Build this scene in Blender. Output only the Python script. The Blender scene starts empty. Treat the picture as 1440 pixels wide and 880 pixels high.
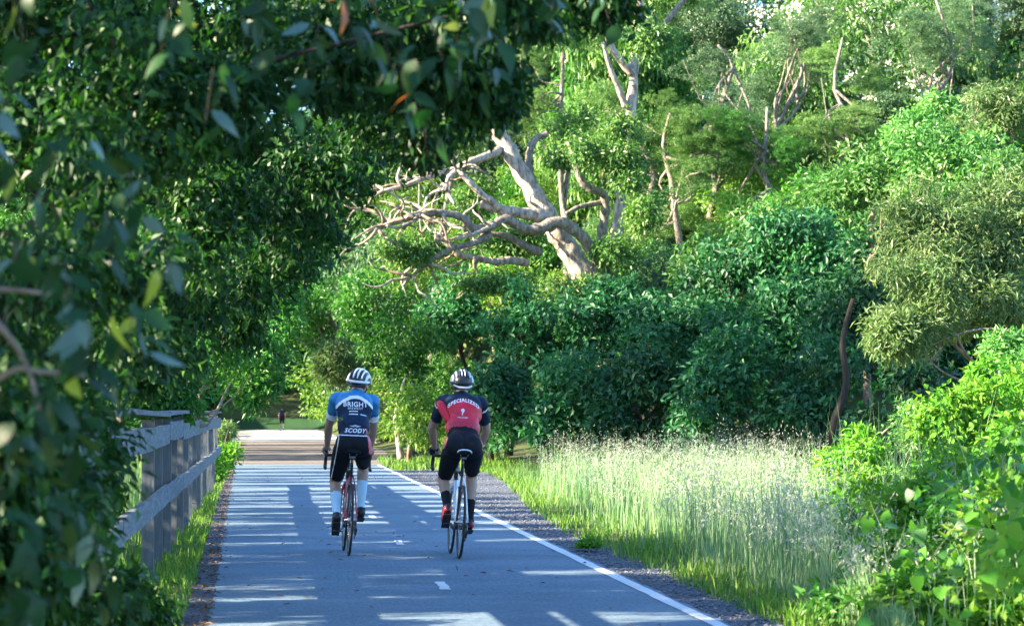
import bpy, bmesh, math, random
import numpy as np
from mathutils import Vector, Matrix
from mathutils.bvhtree import BVHTree

S = bpy.context.scene
COL = S.collection
rng = np.random.default_rng(11)
random.seed(5)
R = math.radians

# ------------------------------------------------------------------ camera
F = 3800.0                      # focal length in pixels of the 1440 wide photograph
CH = 1.35                       # camera height
cam_d = bpy.data.cameras.new('camera')
cam = bpy.data.objects.new('camera', cam_d); COL.objects.link(cam)
cam_d.sensor_width = 36; cam_d.lens = F / 1440 * 36; cam_d.sensor_fit = 'HORIZONTAL'
cam_d.clip_start = 0.1; cam_d.clip_end = 3000
fwd = Vector((345 / F, 1.0, 140 / F)).normalized()
cam.location = (0, 0, CH)
cam.rotation_euler = fwd.to_track_quat('-Z', 'Y').to_euler()
cam_d.dof.use_dof = True; cam_d.dof.focus_distance = 32; cam_d.dof.aperture_fstop = 5.2
S.camera = cam
ROT = fwd.to_track_quat('-Z', 'Y').to_matrix()

def P(px, py, D):
    """world point seen at photo pixel (px,py) at forward distance D (world Y)"""
    d = ROT @ Vector(((px - 720) / F, -(py - 440) / F, -1.0))
    return Vector((0, 0, CH)) + d * (D / d.y)

# ------------------------------------------------------------------ light
SUN_EL, SUN_AZ = 24.0, 9.0
sd = Vector((-math.cos(R(SUN_EL)) * math.cos(R(SUN_AZ)), -math.cos(R(SUN_EL)) * math.sin(R(SUN_AZ)), math.sin(R(SUN_EL))))
sl = bpy.data.lights.new('sun', 'SUN'); so = bpy.data.objects.new('sun', sl); COL.objects.link(so)
sl.energy = 5.0; sl.angle = R(0.53); sl.color = (1.0, 0.84, 0.62)
so.rotation_euler = sd.to_track_quat('Z', 'Y').to_euler(); so.location = (-30, -10, 30)
W = bpy.data.worlds.new('World'); S.world = W; W.use_nodes = True
wn = W.node_tree.nodes; wl = W.node_tree.links
bg = wn['Background']
sky = wn.new('ShaderNodeTexSky'); sky.sky_type = 'NISHITA'; sky.sun_disc = False
sky.sun_elevation = R(SUN_EL); sky.sun_rotation = math.atan2(sd.x, sd.y)
sky.ozone_density = 5.5; sky.air_density = 1.0; sky.dust_density = 0.6
wl.new(sky.outputs[0], bg.inputs[0]); bg.inputs[1].default_value = 0.095
S.view_settings.view_transform = 'Standard'; S.view_settings.look = 'None'
S.view_settings.exposure = 2.85; S.view_settings.gamma = 1.0
S.render.engine = 'CYCLES'
S.cycles.max_bounces = 7; S.cycles.diffuse_bounces = 4; S.cycles.glossy_bounces = 2
S.cycles.transmission_bounces = 3; S.cycles.transparent_max_bounces = 4
S.cycles.sample_clamp_indirect = 6.0

# ------------------------------------------------------------------ helpers
def tag(o, label=None, cat=None, group=None, kind=None):
    if label: o['label'] = label
    if cat: o['category'] = cat
    if group: o['group'] = group
    if kind: o['kind'] = kind
    return o

def empty(name, loc=(0, 0, 0), rz=0.0):
    o = bpy.data.objects.new(name, None); COL.objects.link(o)
    o.location = loc; o.rotation_euler = (0, 0, rz); o.empty_display_size = 0.2
    return o

def link(name, me, parent=None, loc=None):
    o = bpy.data.objects.new(name, me); COL.objects.link(o)
    if parent is not None: o.parent = parent
    if loc is not None: o.location = loc
    return o

CT = None
def mesh_np(name, V, Fc, mats, mi=None, smooth=False):
    """V (n,3), Fc (m,k) same-size faces"""
    V = np.asarray(V, np.float32); Fc = np.asarray(Fc, np.int32)
    me = bpy.data.meshes.new(name)
    m, k = Fc.shape
    me.vertices.add(len(V)); me.vertices.foreach_set('co', V.ravel())
    me.loops.add(m * k); me.loops.foreach_set('vertex_index', Fc.ravel())
    me.polygons.add(m); me.polygons.foreach_set('loop_start', np.arange(0, m * k, k, dtype=np.int32))
    if not isinstance(mats, (list, tuple)): mats = [mats]
    for x in mats: me.materials.append(x)
    if mi is not None: me.polygons.foreach_set('material_index', np.asarray(mi, np.int32))
    me.polygons.foreach_set('use_smooth', np.full(m, smooth))
    global CT
    if CT is not None and len(CT) == len(V):
        at = me.attributes.new('clump', 'FLOAT', 'POINT'); at.data.foreach_set('value', CT.astype(np.float32)); CT = None
    me.update(calc_edges=True)
    return me

class MB:
    """collects simple shapes into one mesh"""
    def __init__(s): s.v = []; s.f = []; s.m = []; s.cur = 0
    def add(s, V, Fs):
        o = len(s.v); s.v += [tuple(x) for x in V]
        for f in Fs: s.f.append([i + o for i in f]); s.m.append(s.cur)
        return s
    def box(s, c, d, rot=None):
        c = Vector(c); M = rot if rot is not None else Matrix.Identity(3)
        V = [c + M @ Vector((x * d[0] / 2, y * d[1] / 2, z * d[2] / 2)) for x in (-1, 1) for y in (-1, 1) for z in (-1, 1)]
        return s.add(V, [(0, 1, 3, 2), (4, 6, 7, 5), (0, 4, 5, 1), (2, 3, 7, 6), (0, 2, 6, 4), (1, 5, 7, 3)])
    def tube(s, pts, rad, n=8, sx=1.0, lump=0.0):
        pts = [Vector(p) for p in pts]
        if not hasattr(rad, '__len__'): rad = [rad] * len(pts)
        t0 = (pts[1] - pts[0]).normalized()
        u = t0.orthogonal().normalized(); V = []
        for i, p in enumerate(pts):
            a = pts[max(i - 1, 0)]; b = pts[min(i + 1, len(pts) - 1)]
            t = (b - a).normalized()
            u = (u - t * u.dot(t)).normalized(); w = t.cross(u)
            for k in range(n):
                an = 2 * math.pi * k / n
                r = rad[i] * (1 + (random.uniform(-lump, lump) if lump else 0))
                V.append(p + (u * math.cos(an) * sx + w * math.sin(an)) * r)
        Fs = []
        for i in range(len(pts) - 1):
            for k in range(n):
                Fs.append((i * n + k, i * n + (k + 1) % n, (i + 1) * n + (k + 1) % n, (i + 1) * n + k))
        Fs.append(tuple(reversed(range(n)))); L = (len(pts) - 1) * n
        Fs.append(tuple(L + k for k in range(n)))
        return s.add(V, Fs)
    def torus(s, c, Rr, r, N=48, n=8, r2=None):
        """ring in the local YZ plane"""
        V = []; r2 = r2 or r
        for i in range(N):
            a = 2 * math.pi * i / N
            for k in range(n):
                b = 2 * math.pi * k / n
                q = Rr + r * math.cos(b)
                V.append((c[0] + r2 * math.sin(b), c[1] + q * math.cos(a), c[2] + q * math.sin(a)))
        Fs = [(i * n + k, i * n + (k + 1) % n, ((i + 1) % N) * n + (k + 1) % n, ((i + 1) % N) * n + k) for i in range(N) for k in range(n)]
        return s.add(V, Fs)
    def ell(s, c, rad, rot=None, N=14, n=9):
        c = Vector(c); M = rot if rot is not None else Matrix.Identity(3); V = []; Fs = []
        for j in range(n + 1):
            th = math.pi * j / n
            for i in range(N):
                ph = 2 * math.pi * i / N
                V.append(c + M @ Vector((rad[0] * math.sin(th) * math.cos(ph), rad[1] * math.sin(th) * math.sin(ph), rad[2] * math.cos(th))))
        for j in range(n):
            for i in range(N):
                Fs.append((j * N + i, (j + 1) * N + i, (j + 1) * N + (i + 1) % N, j * N + (i + 1) % N))
        return s.add(V, Fs)
    def build(s, name, mats, parent=None, smooth=True, loc=None, origin=None):
        me = bpy.data.meshes.new(name)
        V = s.v if origin is None else [tuple(Vector(v) - Vector(origin)) for v in s.v]
        me.from_pydata(V, [], s.f)
        if not isinstance(mats, (list, tuple)): mats = [mats]
        for x in mats: me.materials.append(x)
        me.polygons.foreach_set('material_index', s.m)
        me.polygons.foreach_set('use_smooth', [smooth] * len(s.f))
        me.validate(); me.update()
        return link(name, me, parent, loc if loc is not None else origin)

def cr(pts, k=5):
    """Catmull-Rom through points"""
    pts = [Vector(p) for p in pts]; out = []
    for i in range(len(pts) - 1):
        a = pts[max(i - 1, 0)]; b = pts[i]; c = pts[i + 1]; d = pts[min(i + 2, len(pts) - 1)]
        for j in range(k):
            t = j / k
            out.append(0.5 * ((2 * b) + (c - a) * t + (2 * a - 5 * b + 4 * c - d) * t * t + (3 * b - a - 3 * c + d) * t ** 3))
    out.append(pts[-1]); return out

def lin(a, b, n): return [a + (b - a) * i / (n - 1) for i in range(n)]
def sm(e0, e1, x):
    t = np.clip((x - e0) / (e1 - e0), 0, 1); return t * t * (3 - 2 * t)

# ------------------------------------------------------------------ materials
def newmat(name):
    m = bpy.data.materials.new(name); m.use_nodes = True
    nt = m.node_tree; b = nt.nodes['Principled BSDF']
    return m, nt, b

def ramp(nt, stops):
    r = nt.nodes.new('ShaderNodeValToRGB'); e = r.color_ramp.elements
    e[0].position, e[0].color = stops[0][0], (*stops[0][1], 1)
    e[1].position, e[1].color = stops[-1][0], (*stops[-1][1], 1)
    for p, c in stops[1:-1]:
        x = e.new(p); x.color = (*c, 1)
    return r

def noise(nt, scale, detail=4, rough=.6, vec=None, stretch=None):
    n = nt.nodes.new('ShaderNodeTexNoise'); n.inputs['Scale'].default_value = scale
    n.inputs['Detail'].default_value = detail; n.inputs['Roughness'].default_value = rough
    tc = nt.nodes.new('ShaderNodeTexCoord')
    mp = nt.nodes.new('ShaderNodeMapping')
    if stretch: mp.inputs['Scale'].default_value = stretch
    nt.links.new(tc.outputs['Object'], mp.inputs[0]); nt.links.new(mp.outputs[0], n.inputs['Vector'])
    return n

def bump(nt, b, src, strength, dist=.01):
    bp = nt.nodes.new('ShaderNodeBump'); bp.inputs['Strength'].default_value = strength; bp.inputs['Distance'].default_value = dist
    nt.links.new(src, bp.inputs['Height']); nt.links.new(bp.outputs[0], b.inputs['Normal'])

def solid(name, col, rough=.5, metal=0., var=.12, scale=30, bmp=0., spec=.5, coat=0., stretch=None):
    m, nt, b = newmat(name)
    n = noise(nt, scale, stretch=stretch)
    r = ramp(nt, [(.3, tuple(c * (1 - var) for c in col)), (.7, tuple(min(1, c * (1 + var)) for c in col))])
    nt.links.new(n.outputs['Fac'], r.inputs[0]); nt.links.new(r.outputs[0], b.inputs['Base Color'])
    b.inputs['Roughness'].default_value = rough; b.inputs['Metallic'].default_value = metal
    b.inputs['Specular IOR Level'].default_value = spec; b.inputs['Coat Weight'].default_value = coat
    if bmp: bump(nt, b, n.outputs['Fac'], bmp)
    return m

def leafmat(name, cols, trans=.32, rough=.45, spec=.4, tint=(1.3, 1.25, .5), ovar=.2, clump=0.0):
    m, nt, b = newmat(name)
    g = nt.nodes.new('ShaderNodeNewGeometry')
    r = ramp(nt, [(i / (len(cols) - 1), c) for i, c in enumerate(cols)])
    if clump:
        at = nt.nodes.new('ShaderNodeAttribute'); at.attribute_name = 'clump'
        mf = nt.nodes.new('ShaderNodeMix'); mf.data_type = 'FLOAT'; mf.inputs['Factor'].default_value = clump
        nt.links.new(g.outputs['Random Per Island'], mf.inputs['A']); nt.links.new(at.outputs['Fac'], mf.inputs['B']); nt.links.new(mf.outputs['Result'], r.inputs[0])
    else: nt.links.new(g.outputs['Random Per Island'], r.inputs[0])
    oi = nt.nodes.new('ShaderNodeObjectInfo')
    mr = nt.nodes.new('ShaderNodeMapRange'); mr.inputs['To Min'].default_value = 1 - ovar; mr.inputs['To Max'].default_value = 1 + ovar
    nt.links.new(oi.outputs['Random'], mr.inputs['Value'])
    hs = nt.nodes.new('ShaderNodeHueSaturation'); nt.links.new(mr.outputs[0], hs.inputs['Value']); nt.links.new(r.outputs[0], hs.inputs['Color'])
    nt.links.new(hs.outputs[0], b.inputs['Base Color'])
    b.inputs['Roughness'].default_value = rough; b.inputs['Specular IOR Level'].default_value = spec
    tr = nt.nodes.new('ShaderNodeBsdfTranslucent')
    mx = nt.nodes.new('ShaderNodeMix'); mx.data_type = 'RGBA'; mx.blend_type = 'MULTIPLY'; mx.inputs['Factor'].default_value = 1
    nt.links.new(hs.outputs[0], mx.inputs['A']); mx.inputs['B'].default_value = (*[t * 1.3 for t in tint], 1)
    nt.links.new(mx.outputs['Result'], tr.inputs['Color'])
    ms = nt.nodes.new('ShaderNodeMixShader'); ms.inputs[0].default_value = trans
    nt.links.new(b.outputs[0], ms.inputs[1]); nt.links.new(tr.outputs[0], ms.inputs[2])
    nt.links.new(ms.outputs[0], nt.nodes['Material Output'].inputs['Surface'])
    return m

def barkmat(name, c1, c2, scale=3, stretch=(3, 3, 1), bmp=.6):
    m, nt, b = newmat(name)
    n = noise(nt, scale, 6, .65, stretch=stretch)
    r = ramp(nt, [(.35, c1), (.62, c2)]); nt.links.new(n.outputs['Fac'], r.inputs[0])
    nt.links.new(r.outputs[0], b.inputs['Base Color']); b.inputs['Roughness'].default_value = .85
    b.inputs['Specular IOR Level'].default_value = .2
    bump(nt, b, n.outputs['Fac'], bmp, .05)
    return m

M = {}
M['grey'] = leafmat('olive_leaf', [(.025, .075, .03), (.06, .13, .055), (.10, .19, .08), (.21, .30, .17)], .28, clump=.6, tint=(1.0, 1.2, .75))
M['gum'] = leafmat('gum_leaf', [(.018, .075, .014), (.045, .13, .024), (.10, .20, .04), (.20, .30, .085)], .3, clump=.6, tint=(1.0, 1.2, .6))
M['yellow'] = leafmat('yellow_green_leaf', [(.04, .13, .014), (.11, .23, .025), (.23, .33, .055)], .38, clump=.6, tint=(1.1, 1.2, .5))
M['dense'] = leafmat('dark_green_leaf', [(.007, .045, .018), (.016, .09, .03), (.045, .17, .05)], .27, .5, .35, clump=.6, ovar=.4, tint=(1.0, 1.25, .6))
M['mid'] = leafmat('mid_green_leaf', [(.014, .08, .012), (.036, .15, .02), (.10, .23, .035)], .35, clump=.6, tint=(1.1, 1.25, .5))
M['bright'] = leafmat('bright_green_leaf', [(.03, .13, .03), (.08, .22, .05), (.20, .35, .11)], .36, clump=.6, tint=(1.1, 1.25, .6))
M['feather'] = leafmat('pale_feathery_leaf', [(.05, .13, .035), (.13, .22, .07), (.28, .35, .14)], .32, clump=.6, tint=(1.05, 1.2, .7))
M['weed'] = leafmat('weed_leaf', [(.025, .14, .015), (.07, .23, .02), (.12, .27, .03), (.20, .31, .06)], .38, .65, .2, clump=.5)
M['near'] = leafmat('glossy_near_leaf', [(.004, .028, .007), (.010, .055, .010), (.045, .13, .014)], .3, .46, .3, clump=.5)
M['vine'] = leafmat('vine_leaf', [(.07, .22, .03), (.14, .30, .04), (.18, .31, .05)], .42, .8, .08)
M['near_grey'] = leafmat('silvery_near_leaf', [(.05, .11, .09), (.08, .15, .12)], .12, .5, .5)
M['near_yellow'] = leafmat('yellowing_leaf', [(.20, .26, .02), (.3, .34, .05)], .45, .4)
M['near_orange'] = leafmat('dead_orange_leaf', [(.35, .12, .02), (.3, .09, .02)], .3, .5)
M['blossom'] = leafmat('white_blossom', [(.75, .75, .62), (.85, .85, .75)], .3, .7, .2, (1, 1, .9))
M['grass'] = leafmat('green_grass', [(.04, .13, .015), (.08, .19, .025), (.17, .26, .05)], .4, .55, .3)
M['tall'] = leafmat('tall_pale_grass', [(.07, .19, .07), (.14, .26, .12), (.27, .34, .20), (.09, .22, .09)], .45, .6, .3, (1.1, 1.1, .75))
M['seed'] = leafmat('oat_seed_head', [(.38, .42, .31), (.50, .53, .44), (.60, .63, .56)], .45, .7, .2, (1.1, 1.05, .85))
M['litter'] = leafmat('dead_leaf_litter', [(.16, .08, .04), (.22, .13, .07), (.10, .06, .03)], .1, .8, .2)
M['bark_pale'] = barkmat('pale_gum_bark', (.14, .11, .09), (.47, .41, .34), 3.2, (3, 3, 1.0), 1.0)
M['bark'] = barkmat('brown_bark', (.10, .07, .05), (.26, .20, .15))
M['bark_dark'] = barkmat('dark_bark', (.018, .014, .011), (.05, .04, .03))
M['bark_grey'] = barkmat('grey_branch_bark', (.09, .075, .06), (.30, .26, .21), 4, (3, 3, 1.4), 1.0)

M['stem'] = solid('green_stem', (.08, .13, .03), .6)
def wood():
    m, nt, b = newmat('weathered_grey_wood')
    n = noise(nt, 5, 8, .7, stretch=(6, 6, .6)); n2 = noise(nt, 1.2, 3)
    r = ramp(nt, [(.3, (.055, .068, .08)), (.55, (.115, .135, .15)), (.75, (.20, .22, .23))])
    ad = nt.nodes.new('ShaderNodeMath'); ad.operation = 'MULTIPLY_ADD'; ad.inputs[1].default_value = .6
    nt.links.new(n.outputs['Fac'], ad.inputs[0])
    m2 = nt.nodes.new('ShaderNodeMath'); m2.operation = 'MULTIPLY'; m2.inputs[1].default_value = .4
    nt.links.new(n2.outputs['Fac'], m2.inputs[0]); nt.links.new(m2.outputs[0], ad.inputs[2])
    nt.links.new(ad.outputs[0], r.inputs[0]); nt.links.new(r.outputs[0], b.inputs['Base Color'])
    b.inputs['Roughness'].default_value = .85; bump(nt, b, n.outputs['Fac'], .5)
    return m
M['wood'] = wood()

def wood_rail():
    m, nt, b = newmat('weathered_grey_rail')
    n = noise(nt, 5, 8, .7, stretch=(6, .6, 6))
    r = ramp(nt, [(.3, (.06, .072, .085)), (.5, (.13, .15, .165)), (.72, (.24, .255, .265))])
    nt.links.new(n.outputs['Fac'], r.inputs[0]); nt.links.new(r.outputs[0], b.inputs['Base Color'])
    b.inputs['Roughness'].default_value = .85; bump(nt, b, n.outputs['Fac'], .5)
    return m
M['rail'] = wood_rail()

def asphalt():
    m, nt, b = newmat('worn_asphalt')
    n = noise(nt, 160, 3, .7); n2 = noise(nt, .8, 5, .6); n3 = noise(nt, 35, 3, .6, stretch=(1, .25, 1))
    r = ramp(nt, [(.32, (.05, .098, .14)), (.5, (.115, .18, .235)), (.66, (.22, .285, .34)), (.8, (.42, .45, .47))])
    nt.links.new(n.outputs['Fac'], r.inputs[0])
    r2 = ramp(nt, [(.3, (.74, .75, .76)), (.7, (1.15, 1.14, 1.13))]); nt.links.new(n2.outputs['Fac'], r2.inputs[0])
    r3 = ramp(nt, [(.35, (.78, .78, .78)), (.6, (1.12, 1.12, 1.12))]); nt.links.new(n3.outputs['Fac'], r3.inputs[0])
    a = nt.nodes.new('ShaderNodeMix'); a.data_type = 'RGBA'; a.blend_type = 'MULTIPLY'; a.inputs['Factor'].default_value = 1
    nt.links.new(r.outputs[0], a.inputs['A']); nt.links.new(r2.outputs[0], a.inputs['B'])
    c = nt.nodes.new('ShaderNodeMix'); c.data_type = 'RGBA'; c.blend_type = 'MULTIPLY'; c.inputs['Factor'].default_value = 1
    nt.links.new(a.outputs['Result'], c.inputs['A']); nt.links.new(r3.outputs[0], c.inputs['B'])
    nt.links.new(c.outputs['Result'], b.inputs['Base Color'])
    b.inputs['Roughness'].default_value = .8; b.inputs['Specular IOR Level'].default_value = .3
    bump(nt, b, n.outputs['Fac'], .5, .006)
    return m
M['asphalt'] = asphalt()

def speckle(name, stops, s1=60, s2=1.0, bmp=.6, lo=.75, hi=1.15):
    m, nt, b = newmat(name)
    n = noise(nt, s1, 5, .7); n2 = noise(nt, s2, 4)
    r = ramp(nt, stops); nt.links.new(n.outputs['Fac'], r.inputs[0])
    r2 = ramp(nt, [(.3, (lo, lo, lo)), (.7, (hi, hi, hi))]); nt.links.new(n2.outputs['Fac'], r2.inputs[0])
    a = nt.nodes.new('ShaderNodeMix'); a.data_type = 'RGBA'; a.blend_type = 'MULTIPLY'; a.inputs['Factor'].default_value = 1
    nt.links.new(r.outputs[0], a.inputs['A']); nt.links.new(r2.outputs[0], a.inputs['B'])
    nt.links.new(a.outputs['Result'], b.inputs['Base Color']); b.inputs['Roughness'].default_value = .9
    b.inputs['Specular IOR Level'].default_value = .2
    bump(nt, b, n.outputs['Fac'], bmp, .02)
    return m
M['gravel'] = speckle('dark_gravel', [(.3, (.035, .045, .06)), (.5, (.085, .10, .125)), (.7, (.19, .20, .22))])
M['dirt_road'] = speckle('brown_gravel_track', [(.3, (.09, .075, .06)), (.5, (.17, .145, .12)), (.7, (.30, .26, .22))], 25, .5)
M['pale_road'] = speckle('pale_far_road', [(.3, (.24, .25, .26)), (.5, (.33, .34, .35)), (.7, (.42, .42, .42))], 12, .4)
M['soil'] = speckle('forest_floor', [(.3, (.035, .045, .014)), (.5, (.06, .07, .022)), (.62, (.05, .085, .02)), (.75, (.11, .085, .05))], 3.0, .15)
M['bank'] = speckle('grassy_bank', [(.3, (.012, .045, .016)), (.55, (.02, .065, .02)), (.7, (.04, .05, .025))], 3, .2)
M['stone'] = solid('gravel_stone', (.12, .135, .16), .9, var=.5, scale=25)
M['paint'] = speckle('worn_white_paint', [(.34, (.28, .3, .32)), (.44, (.66, .67, .67)), (.7, (.78, .78, .78))], 40, 2, .2, .9, 1.02)

# ------------------------------------------------------------------ terrain
def hgt(x, y):
    x = np.asarray(x, float); y = np.asarray(y, float)
    h = 0.19 * np.maximum(y - 64, 0) * sm(4.0, 16.0, x)                       # wooded slope on the right
    h = h + 0.10 * np.maximum(y - 95, 0) * sm(-6.0, -26.0, x)
    h = h + 0.30 * np.maximum(y - 211, 0) * (1 - .0 * x) * (1 - sm(4, 20, x)) * (1 - .6 * sm(-8, -30, x))
    h = np.minimum(h, 34 + .02 * h)
    h = h - 0.35 * sm(-2.2, -7.0, x) * (1 - sm(90, 110, y))
    h = h + 0.25 * sm(7.0, 13.0, x) * (1 - sm(60, 70, y))
    return h

def ground():
    xs = np.concatenate([np.linspace(-420, -30, 14), np.linspace(-26, -2.4, 16), np.array([-1.9, -1.4, -1.0, -.7]), np.linspace(-.4, 5, 10), np.linspace(6, 40, 26), np.linspace(46, 460, 22)])
    ys = np.concatenate([np.linspace(-60, 0, 6), np.linspace(4, 60, 24), np.linspace(62, 240, 90), np.linspace(245, 900, 30)])
    X, Y = np.meshgrid(xs, ys); Z = hgt(X, Y)
    inner = (X > -.85) & (X < 6.5) & (Y < 212)
    Z = Z - .012 + np.where(inner, 0, 1) * (np.sin(X * 1.7 + Y * .6) * .03 + np.sin(X * .5 - Y * 1.1) * .03)
    V = np.stack([X, Y, Z], -1).reshape(-1, 3); nx = len(xs); ny = len(ys)
    i, j = np.meshgrid(np.arange(nx - 1), np.arange(ny - 1)); a = (j * nx + i).ravel()
    Fc = np.stack([a, a + 1, a + nx + 1, a + nx], -1)
    cx = V[Fc].mean(1)
    mi = ((cx[:, 1] > 209) & (cx[:, 1] < 214) & (cx[:, 0] > -16) & (cx[:, 0] < 9)).astype(int)
    tag(link('ground', mesh_np('ground', V, Fc, [M['soil'], M['bank']], mi, True)), kind='structure')
ground()

def xl(y): return -0.36 - 0.0085 * (y - 17)
def xg(y): return float(np.interp(y, [0, 18, 30, 36, 44, 52, 60, 66, 72], [3.25, 3.28, 3.36, 3.6, 4.1, 4.6, 4.9, 4.4, 3.4]))
XR = 2.86
def strip(name, mat, ys, fl, fr, z, nx=4, jit=0.0, kind='structure'):
    V = []; Fs = []
    for y in ys:
        a = fl(y) + random.uniform(-jit, jit); b = fr(y) + random.uniform(-jit, jit)
        for k in range(nx + 1): V.append((a + (b - a) * k / nx, y, z))
    n = nx + 1
    for i in range(len(ys) - 1):
        for k in range(nx): Fs.append((i * n + k, i * n + k + 1, (i + 1) * n + k + 1, (i + 1) * n + k))
    o = link(name, mesh_np(name, V, Fs, mat)); o['kind'] = kind
    return o
ys = np.arange(-20, 70.01, .35)
strip('path', M['asphalt'], ys, lambda y: xl(y), lambda y: XR + .10, 0.0, 6, .02)
strip('gravel_shoulder', M['gravel'], ys, lambda y: XR + .06, lambda y: xg(y), -.004, 3, .06)
strip('dirt_verge', M['gravel'], ys, lambda y: xl(y) - .28, lambda y: xl(y) + .05, -.0045, 2, .05)
strip('dirt_crossing', M['dirt_road'], np.arange(69.9, 127, 1.0), lambda y: -1.05 - .012 * (y - 70), lambda y: 3.6 + .02 * (y - 70), .001, 4, .08)
strip('far_road', M['pale_road'], np.arange(126.5, 212, 1.0), lambda y: -1.05 - .012 * (y - 70), lambda y: 3.6 + .02 * (y - 70), .005, 4, .08)
strip('edge_line', M['paint'], np.arange(-20, 69.5, .3), lambda y: XR - .05, lambda y: XR + .05, .005, 1, .006)

for i, (y0, y1) in enumerate([(20.6, 21.55), (27.6, 28.5), (34.4, 35.5), (41.3, 42.4), (48, 49.2)]):
    x = 1.37 - .0 * i
    m = MB(); k = 6
    V = []
    for j in range(k + 1):
        y = y0 + (y1 - y0) * j / k
        V += [(x - .04 + random.uniform(-.012, .012), y, 0), (x + .04 + random.uniform(-.012, .012), y, 0)]
    m.add(V, [(2 * j, 2 * j + 1, 2 * j + 3, 2 * j + 2) for j in range(k)])
    o = m.build('path_marking', M['paint'], smooth=False, loc=(0, 0, .0045)); o['kind'] = 'structure'

# ------------------------------------------------------------------ leaf clouds
def unit(a): return a / np.maximum(np.linalg.norm(a, axis=-1, keepdims=True), 1e-9)

def leafgeo(p, ax, nr, L, Wd, fold=.12, curl=.15):
    n = len(p); ax = unit(ax); nr = unit(nr - ax * (nr * ax).sum(-1, keepdims=True)); w = np.cross(ax, nr)
    L = L[:, None]; Wd = Wd[:, None]
    V = np.empty((n, 4, 3), np.float32)
    V[:, 0] = p; V[:, 1] = p + ax * L * .45 + w * Wd * .5 + nr * Wd * fold
    V[:, 2] = p + ax * L - nr * L * curl; V[:, 3] = p + ax * L * .45 - w * Wd * .5 + nr * Wd * fold
    b = np.arange(n)[:, None] * 4
    Fc = np.concatenate([b + [0, 1, 2], b + [0, 2, 3]], 1).reshape(-1, 3)
    return V.reshape(-1, 3), Fc

KIND = dict(   # leaf length, width, droop, clump radius, leaves per clump, density
    gum=(.17, .07, .5, .52, 60, 2.5), grey=(.18, .075, .45, .56, 60, 2.4), dense=(.17, .085, .3, .46, 56, 3.1), mid=(.14, .065, .3, .42, 56, 2.8),
    yellow=(.15, .06, .4, .5, 42, 3.0), bright=(.15, .06, .1, .4, 60, 3.0), feather=(.14, .034, .35, .34, 90, 3.4), weed=(.10, .055, .2, .2, 40, 2.9),
    near=(.075, .038, .75, .22, 46, 3.6))

def crown_pts(blobs, kind, dens=1.0, scale=1.0, inner=.55):
    L, Wd, droop, cr_, npc, dn = KIND[kind]; L *= scale; Wd *= scale; cr_ *= scale
    cs = []; ns = []
    for c, r in blobs:
        A = 4 * math.pi * (r[0] * r[1] + r[0] * r[2] + r[1] * r[2]) / 3
        n = max(6, int(dn * dens * A / 2.6 / (math.pi * cr_ * cr_)))
        d = unit(rng.normal(size=(n, 3)))
        rad = inner + (1.05 - inner) * np.sqrt(rng.random(n))[:, None]; rad = rad * (1 + (rng.random((n, 1)) < .14) * rng.random((n, 1)) * .45)
        cs.append(np.array(c) + d * np.array(r) * rad); ns.append(unit(d / np.array(r)))
    C = np.concatenate(cs); Nn = np.concatenate(ns)
    n = len(C); csz = rng.uniform(.6, 1.45, n) * cr_; ct = rng.random(n)
    # each clump: leaves spread over a small dome facing outwards
    off = rng.normal(size=(n, npc, 3)); off = unit(off) * (rng.random((n, npc, 1)) ** .45)
    on = (off * Nn[:, None]).sum(-1, keepdims=True)
    off = off - Nn[:, None] * on * .45
    p = C[:, None] + off * csz[:, None, None] * np.array([1, 1, .75])
    up = np.array([0, 0, 1.])
    nr = unit(Nn[:, None] * .45 + up * .4 + off * .75 + rng.normal(size=off.shape) * .27)
    ax = unit(rng.normal(size=off.shape) * .6 + off * .8 + Nn[:, None] * .25 - up * droop)
    p = p.reshape(-1, 3); nr = nr.reshape(-1, 3); ax = ax.reshape(-1, 3)
    m = len(p); global CT
    CT = np.repeat(ct, npc * 4)
    return leafgeo(p, ax, nr, L * rng.uniform(.6, 1.25, m), Wd * rng.uniform(.7, 1.25, m))

def sub_blobs(c, r, k):
    """break an ellipsoid into uneven lobes"""
    out = [(c, [x * .52 for x in r])]
    for i in range(k):
        d = unit(rng.normal(size=3)); s = rng.uniform(.24, .52); q = rng.uniform(.75, 1.3, 3); q[2] *= .8; e = rng.uniform(.85, 1.28)
        out.append(([c[j] + d[j] * r[j] * (1 - s) * e for j in range(3)], [r[j] * s * q[j] for j in range(3)]))
    return out

def pblob(b):
    px, py, D, rx, ry = b[:5]
    c = P(px, py, D); s = D / F
    rd = b[5] if len(b) > 5 else min(rx, ry) * s * 1.0 + .2
    return ([c.x, c.y, c.z], [rx * s, rd, ry * s])

LIB = {}
def lib_crown(kind, v):
    k = (kind, v)
    if k not in LIB:
        st = rng.bit_generator.state
        V, Fc = crown_pts(sub_blobs([0, 0, 0], [2.6, 2.6, 2.6], 13 if v < 2 else 9)[0 if v < 2 else 1:], kind, 1.35 if v < 2 else .85, .8, .5)
        LIB[k] = mesh_np('crown', V, Fc, M[kind])
    return LIB[k]

def wob(a, b, k=4, amp=.06):
    a = Vector(a); b = Vector(b); L = (b - a).length
    pts = [a]
    for i in range(1, k): pts.append(a.lerp(b, i / k) + Vector(rng.normal(size=3) * L * amp))
    pts.append(b); return cr(pts, 3)

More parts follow.
